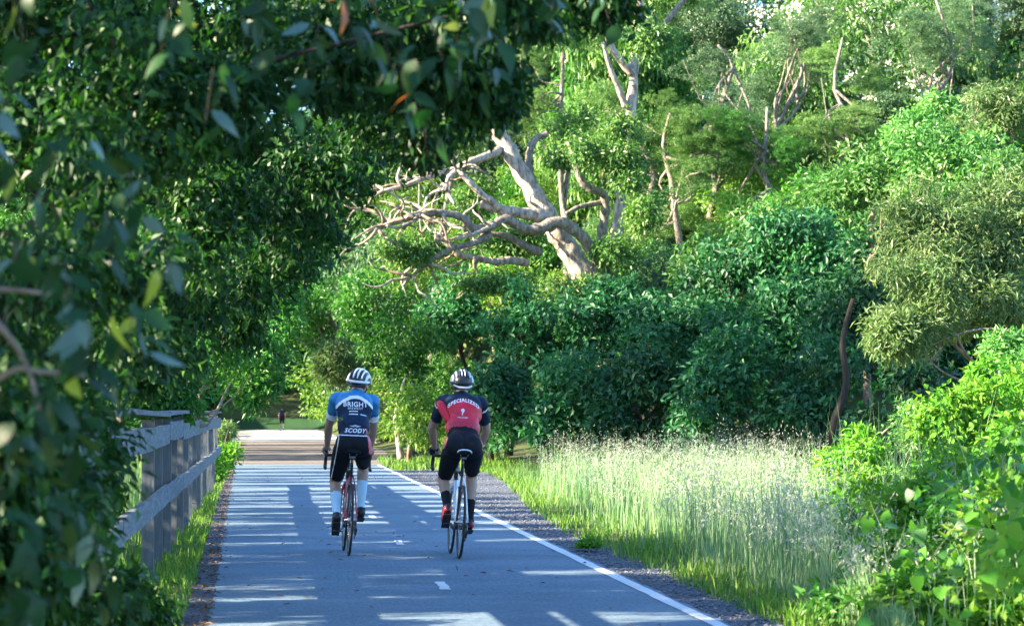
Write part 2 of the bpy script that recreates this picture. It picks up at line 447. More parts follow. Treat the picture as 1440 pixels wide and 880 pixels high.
def tree(name, label, cat, group, blobs, kind, base=None, trunk=None, tr=.16, bark='bark', lobes=5, dens=1.0, scale=1.0, limbs=5, world=False, mat=None, blossom=0, lib=0, airy=False):
    B = [b if world else pblob(b) for b in blobs]
    main = max(B, key=lambda b: b[1][0] * b[1][2])
    if base is None:
        bx = main[0][0] + rng.uniform(-.5, .5); by = main[0][1] + rng.uniform(0, .6)
        base = (bx, by, float(hgt(bx, by)) - .03)
    root = empty(name, base); tag(root, label, cat, group)
    L = []
    for c, r in B: L += sub_blobs(c, r, lobes)
    if lib:
        VV = []
        for c, r in B:
            for q in range(lib):
                f = 1.0 if q == 0 else rng.uniform(.55, .9); of = rng.normal(size=3) * np.array(r) * (.0 if q == 0 else .45)
                me = lib_crown(kind, int(rng.integers(0, 2)) + (2 if airy else 0))
                o = link('crown', me, root, loc=Vector(np.array(c) + of) - Vector(base)); o.scale = [f * x / 2.6 for x in r]; o.rotation_euler = (0, 0, rng.uniform(0, 6.28)); o['kind'] = 'stuff'
            d = unit(rng.normal(size=(400, 3))); VV.append(np.array(c) + d * np.array(r) * rng.uniform(.8, 1.15, (400, 1)))
        V = np.concatenate(VV)
    else:
        V, Fc = crown_pts(L, kind, dens, scale)
        V[:, 2] = np.maximum(V[:, 2], hgt(V[:, 0], V[:, 1]) + .03)
        o = link('crown', mesh_np('crown', V - np.array(base, np.float32), Fc, M[mat or kind]), root); o['kind'] = 'stuff'
    if blossom:
        ps = []
        vi = rng.integers(0, len(V), blossom); cz = V[vi]
        cz = cz[cz[:, 2] > np.percentile(V[:, 2], 45)]
        p = (cz[:, None] + rng.normal(size=(len(cz), 30, 3)) * np.array([.26, .26, .14])).reshape(-1, 3)
        v2, f2 = leafgeo(p, rng.normal(size=p.shape), rng.normal(size=p.shape), np.full(len(p), .15), np.full(len(p), .12))
        q = link('blossom', mesh_np('blossom', v2 - np.array(base, np.float32), f2, M['blossom']), root); q['kind'] = 'stuff'
    top = Vector(main[0]) + Vector((0, 0, main[1][2] * .4))
    if trunk is None:
        trunk = wob(base, top, 4, .035)
    m = MB(); n = len(trunk)
    m.tube(trunk, [tr * (1.35 if i == 0 else 1) * (1 - .72 * i / (n - 1)) for i in range(n)], 9, lump=.06)
    m.build('trunk', M[bark], root, origin=None, loc=-Vector(base))
    for k in range(limbs):
        c, r = L[rng.integers(0, len(L))]
        i = int(n * rng.uniform(.35, .8)); st = trunk[min(i, n - 1)]
        e = Vector([c[j] + rng.uniform(-.5, .5) * r[j] for j in range(3)])
        q = wob(st, e, 3, .09); nq = len(q)
        mm = MB(); r0 = tr * rng.uniform(.28, .45)
        mm.tube(q, [r0 * (1 - .75 * i / (nq - 1)) for i in range(nq)], 6, lump=.05)
        mm.build('limb', M[bark], root, loc=-Vector(base))
    return root

# ------------------------------------------------------------------ fence
def fence():
    X = -.95
    root = empty('wooden_fence', (X, 18, 0))
    tag(root, 'weathered grey timber post and rail fence along the left edge of the path', 'fence')
    ysp = [8.9, 12.4, 16.2] + [22.05 + 1.9 * i for i in range(16)]
    def put(mb, name, mt): return mb.build(name, M[mt], root, smooth=False, loc=(-X, -18, 0))
    for i, y in enumerate(ysp):
        mb = MB(); h = 1.29 + random.uniform(-.015, .02)
        mb.box((0, 0, h / 2 - .13), (.098, .12, h + .26))
        me_o = mb.build('post', M['wood'], root, smooth=False, loc=(random.uniform(-.012, .012), y - 18, 0))
        me_o.rotation_euler = (R(random.uniform(-.8, .8)), R(random.uniform(-.9, .9)), R(random.uniform(-2, 2)))
    for i in range(0, len(ysp) - 2, 2):
        y0, y1 = ysp[i], ysp[i + 2]
        for zc, hh in ((.645, .145), (1.175, .17)):
            mb = MB(); dz0, dz1 = random.uniform(-.018, .018), random.uniform(-.018, .018); dx = .06 + .024 + random.uniform(0, .006)
            N = 6; V = []
            for k in range(N + 1):
                t = k / N; y = y0 + (y1 - y0 - .012) * t; z = zc + dz0 + (dz1 - dz0) * t - .012 * math.sin(math.pi * t)
                hw = hh / 2 + random.uniform(-.004, .004)
                V += [(dx - .022, y, z - hw), (dx + .022, y, z - hw), (dx + .022, y, z + hw), (dx - .022, y, z + hw)]
            Fs = [(0, 1, 2, 3), (4 * N + 3, 4 * N + 2, 4 * N + 1, 4 * N)]
            for k in range(N):
                for q in range(4): Fs.append((4 * k + q, 4 * k + 4 + q, 4 * k + 4 + (q + 1) % 4, 4 * k + (q + 1) % 4))
            mb.add(V, Fs); mb.build('rail', M['rail'], root, smooth=False, loc=(0, -18, 0))
        mb = MB(); mb.box((.03, (y0 + y1) / 2, 1.345 + random.uniform(-.006, .006)), (.17, y1 - y0 - .015, .035), Matrix.Rotation(R(random.uniform(-.25, .25)), 3, 'X') @ Matrix.Rotation(R(random.uniform(-1.5, 1.5)), 3, 'Y'))
        mb.build('cap_board', M['rail'], root, smooth=False, loc=(0, -18, 0))
fence()

# ------------------------------------------------------------------ riders
M['skin'] = solid('fair_skin', (.46, .27, .19), .5, var=.1, scale=20)  # even, slightly paler skin tone for the walker
M['skin_tan'] = solid('tanned_skin', (.40, .24, .17), .5, var=.1, scale=20)
M['navy'] = solid('navy_lycra', (.006, .024, .06), .7, var=.2, spec=.2)
M['cyan'] = solid('blue_lycra', (.02, .20, .44), .55, var=.12)
M['blue'] = solid('deep_blue_lycra', (.012, .09, .30), .55, var=.15)
M['white'] = solid('white_lycra', (.78, .80, .82), .55, var=.04)
M['sock'] = solid('pale_blue_sock', (.50, .72, .86), .7, var=.05)
M['black'] = solid('black_lycra', (.006, .008, .013), .7, var=.25, spec=.2)
M['dnavy'] = solid('dark_navy_lycra', (.008, .02, .045), .7, var=.2, spec=.2)
M['red'] = solid('red_lycra', (.62, .010, .035), .5, var=.12)
M['dred'] = solid('deep_red_lycra', (.45, .012, .04), .5, var=.15)
M['pink'] = solid('coral_lycra', (.75, .13, .17), .5, var=.1)
M['rubber'] = solid('black_rubber', (.016, .016, .018), .7, var=.2)
M['alloy'] = solid('brushed_alloy', (.55, .56, .58), .35, 1., var=.05)
M['carbon'] = solid('dark_frame', (.02, .025, .032), .3, var=.2, coat=.5)
M['frame_white'] = solid('white_frame_paint', (.72, .78, .82), .25, var=.03, coat=.6)
M['frame_red'] = solid('red_frame_paint', (.4, .02, .04), .25, var=.05, coat=.6)
M['hel_white'] = solid('helmet_white', (.80, .82, .84), .3, var=.03, coat=.4)
M['hel_black'] = solid('helmet_black', (.015, .018, .024), .35, var=.1)
M['hair'] = solid('dark_hair', (.03, .022, .016), .7, var=.3)
M['shoe_red'] = solid('red_shoe', (.6, .03, .05), .35, var=.1)
M['shoe_black'] = solid('black_shoe', (.015, .015, .018), .35, var=.2)
M['lens'] = solid('dark_lens', (.01, .012, .016), .1, var=.05)

def ik(a, b, l1, l2, fw):
    a = Vector(a); b = Vector(b); d = b - a; L = min(d.length, l1 + l2 - .002); u = d.normalized()
    x = (l1 * l1 - l2 * l2 + L * L) / (2 * L); h = math.sqrt(max(l1 * l1 - x * x, 0))
    f = Vector(fw); f = (f - u * f.dot(u)).normalized()
    return a + u * x + f * h

def build_body(J, voxel=.0084):
    """one continuous skin; returns mesh + per-vertex tag data"""
    prim = []
    def cap(a, ra, b, rb, t): prim.append(('c', Vector(a), ra, Vector(b), rb, t))
    def ell(c, r, rot, t): prim.append(('e', Vector(c), r, rot, t))
    pel, chest, neck, head = (Vector(J[k]) for k in ('pelvis', 'chest', 'neck', 'head'))
    s = (chest - pel).normalized(); x = Vector((1, 0, 0)); x = (x - s * x.dot(s)).normalized(); d = s.cross(x)   # d = backwards
    if d.y > 0: d = -d
    T = Matrix((x, d, s)).transposed(); L = (chest - pel).length
    w = J.get('w', 1.0)
    ell(pel + s * .03, (.165 * w, .115, .13), T, 'pelvis')
    for sx in (-1, 1): ell(pel + x * .072 * sx + d * .045 - s * .03, (.098 * w, .10, .115), T, 'pelvis')
    ell(pel + s * L * .42, (.148 * w, .108, .20), T, 'torso')
    ell(pel + s * L * .76, (.168 * w, .118, .19), T, 'torso')
    for sx in (-1, 1): ell(pel + s * L * .82 + x * .085 * sx + d * .03, (.088, .088, .14), T, 'torso')
    sh = [Vector(J['shL']), Vector(J['shR'])]
    cap(sh[0], .062, sh[1], .062, 'torso')
    mid = (sh[0] + sh[1]) / 2
    for q in sh: cap(q + d * .01, .062, mid * .45 + q * .1 + neck * .45 , .058, 'torso')
    cap(mid, .085, neck, .06, 'torso')
    hd = (head - neck).normalized(); cap(neck, .06, neck + hd * .10, .056, 'neck')
    HR = J['headrot']
    ell(head, (.076, .096, .112), HR, 'head')
    ell(head + HR @ Vector((0, .04, -.062)), (.052, .058, .058), HR, 'head')
    cap(head + HR @ Vector((0, .088, .0)), .012, head + HR @ Vector((0, .112, -.03)), .014, 'head')
    for sx in (-1, 1): ell(head + HR @ Vector((.079 * sx, -.008, -.018)), (.011, .02, .03), HR, 'head')
    for sx, k in ((-1, 'L'), (1, 'R')):
        a, e, wr = Vector(J['sh' + k]), Vector(J['el' + k]), Vector(J['wr' + k])
        cap(a, .058, a.lerp(e, .3), .054, 'uarm' + k); cap(a.lerp(e, .3), .054, e, .041, 'uarm' + k)
        cap(e, .041, e.lerp(wr, .3), .043, 'farm' + k); cap(e.lerp(wr, .3), .043, wr, .027, 'farm' + k)
        for (p0, r0, p1, r1) in J['hand' + k]: cap(p0, r0, p1, r1, 'hand' + k)
        h, kn, an = Vector(J['hip' + k]), Vector(J['kn' + k]), Vector(J['an' + k])
        cap(h, .092 * w, h.lerp(kn, .45), .082, 'thigh' + k); cap(h.lerp(kn, .45), .082, kn, .057, 'thigh' + k)
        bk = (h + an) / 2 - kn; bk = (bk - (an - kn).normalized() * bk.dot((an - kn).normalized()))
        bk = bk.normalized() if bk.length > .01 else Vector((0, -1, 0))
        cap(kn, .054, kn.lerp(an, .3) + bk * .018, .056, 'shin' + k); cap(kn.lerp(an, .3) + bk * .018, .056, an, .034, 'shin' + k)
        hl, bl, to = Vector(J['he' + k]), Vector(J['ba' + k]), Vector(J['to' + k])
        cap(an, .036, hl, .034, 'foot' + k); cap(an, .036, bl, .036, 'foot' + k); cap(hl, .032, bl, .037, 'foot' + k); cap(bl, .037, to, .026, 'foot' + k)
    mb = MB()
    for p in prim:
        if p[0] == 'e': mb.ell(p[1], p[2], p[3], 20, 14)
        else:
            _, a, ra, b, rb, t = p; n = 6
            dv = (b - a); Ln = dv.length; u = dv.normalized()
            pts = []; rr = []
            for k in range(5):
                an = math.pi / 2 * (1 - k / 4.0) * .96
                pts.append(a - u * ra * math.sin(an)); rr.append(ra * math.cos(an))
            for k in range(1, 3): pts.append(a.lerp(b, k / 3)); rr.append(ra + (rb - ra) * k / 3)
            for k in range(5):
                an = math.pi / 2 * (k / 4.0) * .96
                pts.append(b + u * rb * math.sin(an)); rr.append(rb * math.cos(an))
            mb.tube(pts, rr, 14)
    me = bpy.data.meshes.new('raw'); me.from_pydata(mb.v, [], mb.f)
    ob = bpy.data.objects.new('raw', me); COL.objects.link(ob)
    bm = bmesh.new(); bm.from_mesh(me); bmesh.ops.recalc_face_normals(bm, faces=bm.faces); bm.to_mesh(me); bm.free()
    md = ob.modifiers.new('r', 'REMESH'); md.mode = 'VOXEL'; md.voxel_size = voxel
    dg = bpy.context.evaluated_depsgraph_get()
    out = bpy.data.meshes.new_from_object(ob.evaluated_get(dg)); bpy.data.objects.remove(ob); bpy.data.meshes.remove(me)
    # tags
    def tags(me):
        n = len(me.vertices); V = np.empty(n * 3, np.float32); me.vertices.foreach_get('co', V); V = V.reshape(-1, 3)
        best = np.full(n, 1e9); tg = np.full(n, '', dtype='U8'); tt = np.zeros(n)
        names = {}
        for p in prim:
            if p[0] == 'e':
                q = (V - np.array(p[1])) @ np.array(p[3]); r = np.array(p[2]); dist = (np.linalg.norm(q / r, axis=1) - 1) * r.min(); t = np.zeros(n); tn = p[4]
            else:
                a = np.array(p[1]); b = np.array(p[3]); ab = b - a; t = np.clip(((V - a) @ ab) / (ab @ ab), 0, 1)
                dist = np.linalg.norm(V - a - t[:, None] * ab, axis=1) - (p[2] + (p[4] - p[2]) * t); tn = p[5]
            k = dist < best; best[k] = dist[k]; tg[k] = tn
        return V, tg
    V, tg = tags(out)
    bm = bmesh.new(); bm.from_mesh(out); bm.verts.ensure_lookup_table()
    soft = [bm.verts[i] for i in np.nonzero(~np.char.startswith(tg, 'hand'))[0]]
    for _ in range(7): bmesh.ops.smooth_vert(bm, verts=soft, factor=.5, use_axis_x=True, use_axis_y=True, use_axis_z=True)
    bmesh.ops.smooth_vert(bm, verts=bm.verts[:], factor=.4, use_axis_x=True, use_axis_y=True, use_axis_z=True)
    bm.to_mesh(out); bm.free()
    V, tg = tags(out)
    par = {}
    u = ((V - np.array(pel)) @ np.array(s)) / L
    def limbt(a, b):
        a = np.array(J[a]); b = np.array(J[b]); ab = b - a; return ((V - a) @ ab) / (ab @ ab)
    for k in 'LR':
        par['ua' + k] = limbt('sh' + k, 'el' + k); par['fa' + k] = limbt('el' + k, 'wr' + k)
        par['th' + k] = limbt('hip' + k, 'kn' + k); par['sh' + k] = limbt('kn' + k, 'an' + k)
    out.polygons.foreach_set('use_smooth', [True] * len(out.polygons))
    N = np.empty(len(V) * 3, np.float32); out.vertices.foreach_get('normal', N)
    nl = len(out.loops); lp = np.empty(nl, np.int32); out.loops.foreach_get('vertex_index', lp)
    return dict(me=out, V=V, N=N.reshape(-1, 3), F=lp.reshape(-1, 4), tg=tg, u=u, par=par)

def garment(Bd, name, mask, off, mats, mi_fn, parent, wrinkle=0.0):
    F4 = Bd['F']; fm = mask[F4].all(1); f = F4[fm]
    used = np.unique(f); re = np.full(len(mask), -1); re[used] = np.arange(len(used))
    V = Bd['V'][used]; N = Bd['N'][used]
    o = np.full(len(used), off)
    if wrinkle:
        o = o + wrinkle * (np.sin(V[:, 2] * 70 + V[:, 0] * 38 + 2 * np.sin(V[:, 0] * 25)) * .5 + np.sin(V[:, 2] * 41 - V[:, 0] * 55) * .5)
    V2 = V + N * o[:, None]
    # rim folded in so the garment has thickness
    cen = V[re[f]].mean(1); nn = N[re[f]].mean(1)
    mi = mi_fn(cen, nn, used, f, re) if mi_fn else None
    me = mesh_np(name, V2, re[f], [M[k] for k in mats], mi, True)
    bm = bmesh.new(); bm.from_mesh(me)
    be = [e for e in bm.edges if e.is_boundary]
    ex = bmesh.ops.extrude_edge_only(bm, edges=be)
    for v in [g for g in ex['geom'] if isinstance(g, bmesh.types.BMVert)]: v.co = v.co - v.normal * (off + .004)
    bm.to_mesh(me); bm.free()
    ob = link(name, me, parent); return ob

def printed_text(body, target, origin_x, z, size, mat, parent, name='lettering', bend=0.0, shear=0.0, y0=-2.0, off=.003, spacing=1.0, bold=0.0):
    cu = bpy.data.curves.new('t', 'FONT'); cu.body = body; cu.align_x = 'CENTER'; cu.align_y = 'CENTER'; cu.size = size; cu.shear = shear
    cu.space_character = spacing; cu.offset = bold; cu.resolution_u = 3
    ob = bpy.data.objects.new('t', cu); COL.objects.link(ob); dg = bpy.context.evaluated_depsgraph_get()
    me = bpy.data.meshes.new_from_object(ob.evaluated_get(dg)); bpy.data.objects.remove(ob)
    return project_print(me, target, origin_x, z, mat, parent, name, bend, y0, off)

def project_print(me, target, ox, z, mat, parent, name, bend=0., y0=-2., off=.003):
    bm = bmesh.new(); bm.from_mesh(me); bmesh.ops.triangulate(bm, faces=bm.faces)
    for _ in range(3):
        le = [e for e in bm.edges if e.calc_length() > .018]
        if not le: break
        bmesh.ops.subdivide_edges(bm, edges=le, cuts=1); bmesh.ops.triangulate(bm, faces=bm.faces)
    tb = bmesh.new(); tb.from_mesh(target.data); bvh = BVHTree.FromBMesh(tb)
    for v in bm.verts:
        u, w = v.co.x, v.co.y; w -= bend * u * u
        hit = bvh.ray_cast(Vector((ox + u, y0, z + w)), Vector((0, 1, 0)))
        v.co = (hit[0] + Vector((0, -off, 0))) if hit[0] is not None else Vector((ox + u, 0, z + w))
    m2 = bpy.data.meshes.new(name); bm.to_mesh(m2); bm.free(); tb.free(); m2.materials.append(M[mat])
    return link(name, m2, parent)

def flat_shape(polys):
    me = bpy.data.meshes.new('s'); v = []; f = []
    for p in polys:
        o = len(v); v += [(a, b, 0) for a, b in p]; f.append(list(range(o, o + len(p))))
    me.from_pydata(v, [], f); return me

def helmet(J, parent, style):
    HR = J['headrot']; c = Vector(J['head']) + HR @ Vector((0, -.008, .022))
    root = empty('helmet', c); root.parent = parent; root.rotation_euler = HR.to_euler()
    rx, ry, rz = .110, .148, .128
    def sp(a, b, k=1.0):      # a: lateral angle (-90..90 across), b: front-back angle 0 back rim..180 front rim
        a = R(a); b = R(b)
        return Vector((math.sin(a) * rx * k, -math.cos(b) * ry * math.cos(a * .9) * k, (math.sin(b) * rz * math.cos(a) - .012) * k))
    m = MB(); N = 20; n = 12; V = []; Fs = []
    for i in range(n + 1):
        for j in range(N + 1): V.append(sp(-88 + 176 * i / n, -12 + 200 * j / N, .93))
    for i in range(n):
        for j in range(N): Fs.append((i * (N + 1) + j, i * (N + 1) + j + 1, (i + 1) * (N + 1) + j + 1, (i + 1) * (N + 1) + j))
    m.add(V, Fs); m.build('shell', M['hel_black'], root)
    if style == 'left': ribs = [(-62, 17, 'hel_white'), (-33, 9, 'hel_black'), (-11, 8, 'hel_white'), (11, 9, 'hel_white'), (34, 10, 'hel_white'), (62, 17, 'hel_white')]
    else: ribs = [(-64, 20, 'hel_white'), (-36, 9, 'hel_white'), (-8, 4, 'hel_white'), (8, 4, 'hel_white'), (-20, 7, 'hel_black'), (20, 7, 'hel_black'), (36, 9, 'hel_white'), (64, 20, 'hel_white')]
    for a, wd, mt in ribs:
        m = MB(); V = []; Fs = []; K = 18
        b0 = -8 if abs(a) > 50 else (6 if style == 'left' else 24)
        for j in range(K + 1):
            b = b0 + (186 - b0) * j / K; ww = wd * (.75 + .25 * math.sin(math.pi * j / K))
            for (da, k) in ((-ww / 2, .93), (-ww / 2 * .8, 1.03), (ww / 2 * .8, 1.03), (ww / 2, .93)): V.append(sp(a + da, b, k))
        for j in range(K):
            for q in range(3): Fs.append((4 * j + q, 4 * j + q + 1, 4 * j + 5 + q, 4 * j + 4 + q))
        Fs += [(3, 2, 1, 0), (4 * K, 4 * K + 1, 4 * K + 2, 4 * K + 3)]
        m.add(V, Fs); m.build('rib', M[mt], root)
    m = MB()
    m.tube(cr([sp(a, -10, 1.0) for a in (-85, -60, -30, 0, 30, 60, 85)], 4), .013, 8); m.build('rear_rim', M['hel_white' if style == 'left' else 'hel_black'], root)
    m = MB(); m.tube(cr([sp(-52, -6, .96) + Vector((0, 0, -.028)), sp(-25, -8, .95) + Vector((0, 0, -.042)), sp(0, -8, .95) + Vector((0, 0, -.045)), sp(25, -8, .95) + Vector((0, 0, -.042)), sp(52, -6, .96) + Vector((0, 0, -.028))], 4), .011, 6)
    m.build('retention_band', M['hel_black' if style == 'left' else 'hel_white'], root)
    for sx in (-1, 1):
        m = MB(); m.tube([Vector((sx * .088, .0, -.03)), Vector((sx * .08, .02, -.09)), Vector((sx * .02, .05, -.15))], .005, 5); m.build('strap', M['hel_black'], root)
    return root

def bicycle(name, label, loc, rz, cols, crank, roll=0.):
    root = empty(name, loc, rz); root.rotation_euler = (0, R(roll), rz); tag(root, label, 'bicycle')
    WR = .338; ax_r = (0, 0, WR); ax_f = (0, .985, WR); bb = Vector((0, .405, .272))
    st = Vector((0, .205, .80)); ht = Vector((0, .80, .845)); hb = Vector((0, .842, .70))
    c1, c2, c3 = cols
    m = MB(); m.tube([bb, hb], [.025, .022], 12); m.build('down_tube', M[c2], root)
    m = MB(); m.tube([bb, st], [.019, .017], 12); m.tube([st + Vector((0, .01, -.03)), ht + Vector((0, 0, -.03))], .016, 10); m.tube([hb + Vector((0, .01, -.025)), ht + Vector((0, -.006, .02))], .021, 12)
    m.tube([bb + Vector((-.045, 0, 0)), bb + Vector((.045, 0, 0))], .024, 12)
    fr = m.build('frame', M[c1], root)
    for sx in (-1, 1):
        m = MB(); m.tube(cr([bb + Vector((sx * .03, -.03, 0)), (sx * .036, .25, .292), (sx * .062, 0, WR)], 4), .010, 8); m.build('chainstay', M[c3], root)
        m = MB(); m.tube(cr([st + Vector((sx * .014, -.005, -.05)), (sx * .034, .13, .66), (sx * .06, 0, WR)], 4), .008, 8); m.build('seatstay', M[c2], root)
    m = MB()
    for sx in (-1, 1): m.tube(cr([(sx * .02, .852, .665), (sx * .045, .868, .60), (sx * .05, .905, .50), (sx * .05, .985, WR)], 4), [.015] * 4 + [.012] * 5 + [.009] * 4, 8)
    m.tube([(-.045, .868, .612), (.045, .868, .612)], .016, 8); m.build('fork', M[c2], root)
    for c in (ax_r, ax_f):
        wroot = empty('wheel', c); wroot.parent = root
        m = MB(); m.torus((0, 0, 0), WR - .0125, .0125, 56, 10); m.build('tyre', M['rubber'], wroot)
        m = MB(); m.torus((0, 0, 0), WR - .036, .015, 56, 8, r2=.0095); m.build('rim', M['carbon'], wroot)
        m = MB()
        for k in range(20):
            a = 2 * math.pi * k / 20; sx = 1 if k % 2 else -1
            m.tube([(sx * .025, .018 * math.cos(a + .5), .018 * math.sin(a + .5)), (0, (WR - .04) * math.cos(a), (WR - .04) * math.sin(a))], .0014, 4)
        m.build('spokes', M['alloy'], wroot)
        m = MB(); m.tube([(-.058, 0, 0), (-.03, 0, 0), (-.028, 0, 0), (.028, 0, 0), (.03, 0, 0), (.058, 0, 0)], [.009, .012, .022, .022, .012, .009], 10); m.build('hub', M['alloy'], wroot)
    m = MB()
    for k in range(8): m.tube([(.026 + .004 * k, 0, WR), (.0285 + .004 * k, 0, WR)], .05 - .0035 * k, 18)
    m.build('cassette', M['alloy'], root)
    m = MB(); m.tube([(.05, .0, WR - .02), (.055, .01, WR - .09), (.05, .03, WR - .15)], [.012, .016, .01], 6); m.torus((.046, .012, WR - .085), .018, .006, 12, 5); m.torus((.046, .035, WR - .155), .018, .006, 12, 5); m.build('derailleur', M['carbon'], root)
    # saddle, post
    m = MB(); m.tube([st + Vector((0, 0, -.05)), st + Vector((0, -.045, .155))], .0138, 12); m.build('seat_post', M['carbon'], root)
    sroot = empty('saddle', (0, .165, .985)); sroot.parent = root
    m = MB(); K = 12; V = []; Fs = []
    for i in range(K + 1):
        t = i / K; y = -.135 + .275 * t; w = .072 * (1 - t) ** .9 + .018; w = w * (.55 + .45 * min(1, t * 6 + .25)) if t < .12 else w
        z = .012 - .012 * math.sin(t * math.pi)
        for j in range(9):
            a = math.pi * j / 8; V.append((w * math.cos(a), y, z - .03 + .038 * math.sin(a) ** .7))
    for i in range(K):
        for j in range(8): Fs.append((i * 9 + j, i * 9 + j + 1, (i + 1) * 9 + j + 1, (i + 1) * 9 + j))
    for i in range(K): Fs.append((i * 9 + 8, i * 9, (i + 1) * 9, (i + 1) * 9 + 8))
    Fs += [tuple(range(8, -1, -1)), tuple(K * 9 + j for j in range(9))]
    m.add(V, Fs); m.build('saddle_cover', M['black'], sroot)
    if 'white' in c2:
        m = MB(); m.tube(cr([(-.066, -.10, -.016), (-.058, -.136, .006), (-.03, -.146, .017), (0, -.146, .019), (.03, -.146, .017), (.058, -.136, .006), (.066, -.10, -.016)], 4), .0065, 8); m.build('saddle_trim', M['hel_white'], sroot)
    m = MB()
    for sx in (-1, 1): m.tube(cr([(sx * .035, -.11, -.03), (sx * .022, -.04, -.055), (sx * .022, .04, -.055), (sx * .008, .11, -.02)], 4), .0035, 6)
    m.box((0, -.005, -.058), (.06, .05, .022)); m.build('saddle_rails', M['alloy'], sroot)
    # bars
    hroot = empty('handlebar', (0, .80, .90)); hroot.parent = root
    def loc(p): return Vector(p) - Vector((0, .80, .90))
    m = MB(); m.tube([loc((0, .797, .87)), loc((0, .80, .905)), loc((0, .895, .925))], .016, 10); m.build('stem', M['carbon'], hroot)
    m = MB()
    pts = [(0, .90, .925), (.12, .90, .927), (.185, .905, .927), (.208, .93, .925), (.212, .985, .915), (.214, 1.02, .88), (.216, 1.01, .83), (.218, .96, .80), (.22, .90, .795)]
    L = cr([loc((-a, b, c)) for a, b, c in reversed(pts)] + [loc(p) for p in pts[1:]], 4); m.tube(L, .0158, 8); m.build('drop_bar', M['rubber'], hroot)
    for sx in (-1, 1):
        m = MB(); m.tube([loc((sx * .211, .965, .925)), loc((sx * .211, 1.0, .945)), loc((sx * .211, 1.045, .965)), loc((sx * .21, 1.065, .995))], [.019, .020, .019, .015], 9); m.build('brake_hood', M['rubber'], hroot)
        m = MB(); m.tube(cr([loc((sx * .212, 1.065, .965)), loc((sx * .216, 1.085, .91)), loc((sx * .222, 1.07, .845)), loc((sx * .226, 1.055, .80))], 4), .0075, 6, 1.4); m.build('brake_lever', M['carbon'], hroot)
    # crank
    m = MB(); th = R(crank); cv = Vector((0, math.cos(th), math.sin(th)))
    croot = empty('crankset', bb); croot.parent = root
    m.torus((.05, 0, 0), .092, .0045, 36, 5); m.torus((.05, 0, 0), .06, .005, 24, 5)
    for k in range(5):
        a = 2 * math.pi * k / 5; m.tube([(.05, 0, 0), (.05, .09 * math.cos(a), .09 * math.sin(a))], .007, 5)
    m.build('chainring', M['alloy'], croot)
    for sx, sg in ((1, 1), (-1, -1)):
        m = MB(); m.tube([Vector((sx * .055, 0, 0)), Vector((sx * .068, 0, 0)) + cv * .1725 * sg], [.014, .011], 8); m.build('crank_arm', M['alloy'], croot)
        pd = bb + Vector((sx * .068, 0, 0)) + cv * .1725 * sg
        m = MB(); m.tube([(0, 0, 0), (sx * .06, 0, 0)], .008, 8); m.box((sx * .05, 0, 0), (.06, .07, .016)); m.build('pedal', M['carbon'], root, loc=pd)
    m = MB()
    for sg in (-1, 1): m.tube([(.05, .405, .272 + sg * .092), (.042, .0, WR + sg * .035)], .0045, 5)
    m.build('chain', M['carbon'], root)
    for (p, n_) in (((0, .115, .66), 0), ((0, .88, .665), 1)):
        m = MB(); m.box(p, (.05, .03, .03)); m.tube([Vector(p) + Vector((-.03, 0, 0)), Vector(p) + Vector((-.028, 0, -.045))], .007, 5); m.tube([Vector(p) + Vector((.03, 0, 0)), Vector(p) + Vector((.028, 0, -.045))], .007, 5); m.build('brake_caliper', M['carbon'], root)
    m = MB(); m.tube([(0, .60, .50), (0, .53, .415)], .0, 3) if False else None
    q = bb.lerp(hb, .38) + Vector((0, -.02, .052)); dv = (hb - bb).normalized()
    m.tube([q - dv * .085, q - dv * .08, q + dv * .05, q + dv * .075, q + dv * .1], [.03, .036, .036, .02, .018], 12); m.build('water_bottle', M['hel_white'], root)
    return root

def hand_grip(w, sx):
    """hand closed over a brake hood: palm, four fingers and a thumb"""
    w = Vector(w); out = [(w, .027, w + Vector((sx * .004, .055, -.008)), .026), (w + Vector((-sx * .015, .02, -.002)), .022, w + Vector((-sx * .012, .062, -.006)), .019), (w + Vector((sx * .018, .02, -.004)), .02, w + Vector((sx * .022, .06, -.012)), .018)]
    for i in range(4):
        b = w + Vector((sx * (.028 - .002 * i), .085 - .021 * i, -.012)); ln = (.92, 1., .96, .8)[i]
        a = b + Vector((sx * .014, .012 * (1.5 - i) * .3 + .008, -.026 * ln)); e = a + Vector((-sx * .012, .004, -.024 * ln)); g = e + Vector((-sx * .018, 0, -.012 * ln))
        out += [(b, .0105, a, .0095), (a, .0095, e, .0088), (e, .0088, g, .008)]
    t0 = w + Vector((-sx * .022, .03, -.004)); t1 = t0 + Vector((-sx * .012, .03, -.014)); t2 = t1 + Vector((sx * .002, .024, -.016))
    out += [(t0, .014, t1, .011), (t1, .011, t2, .009)]
    return out

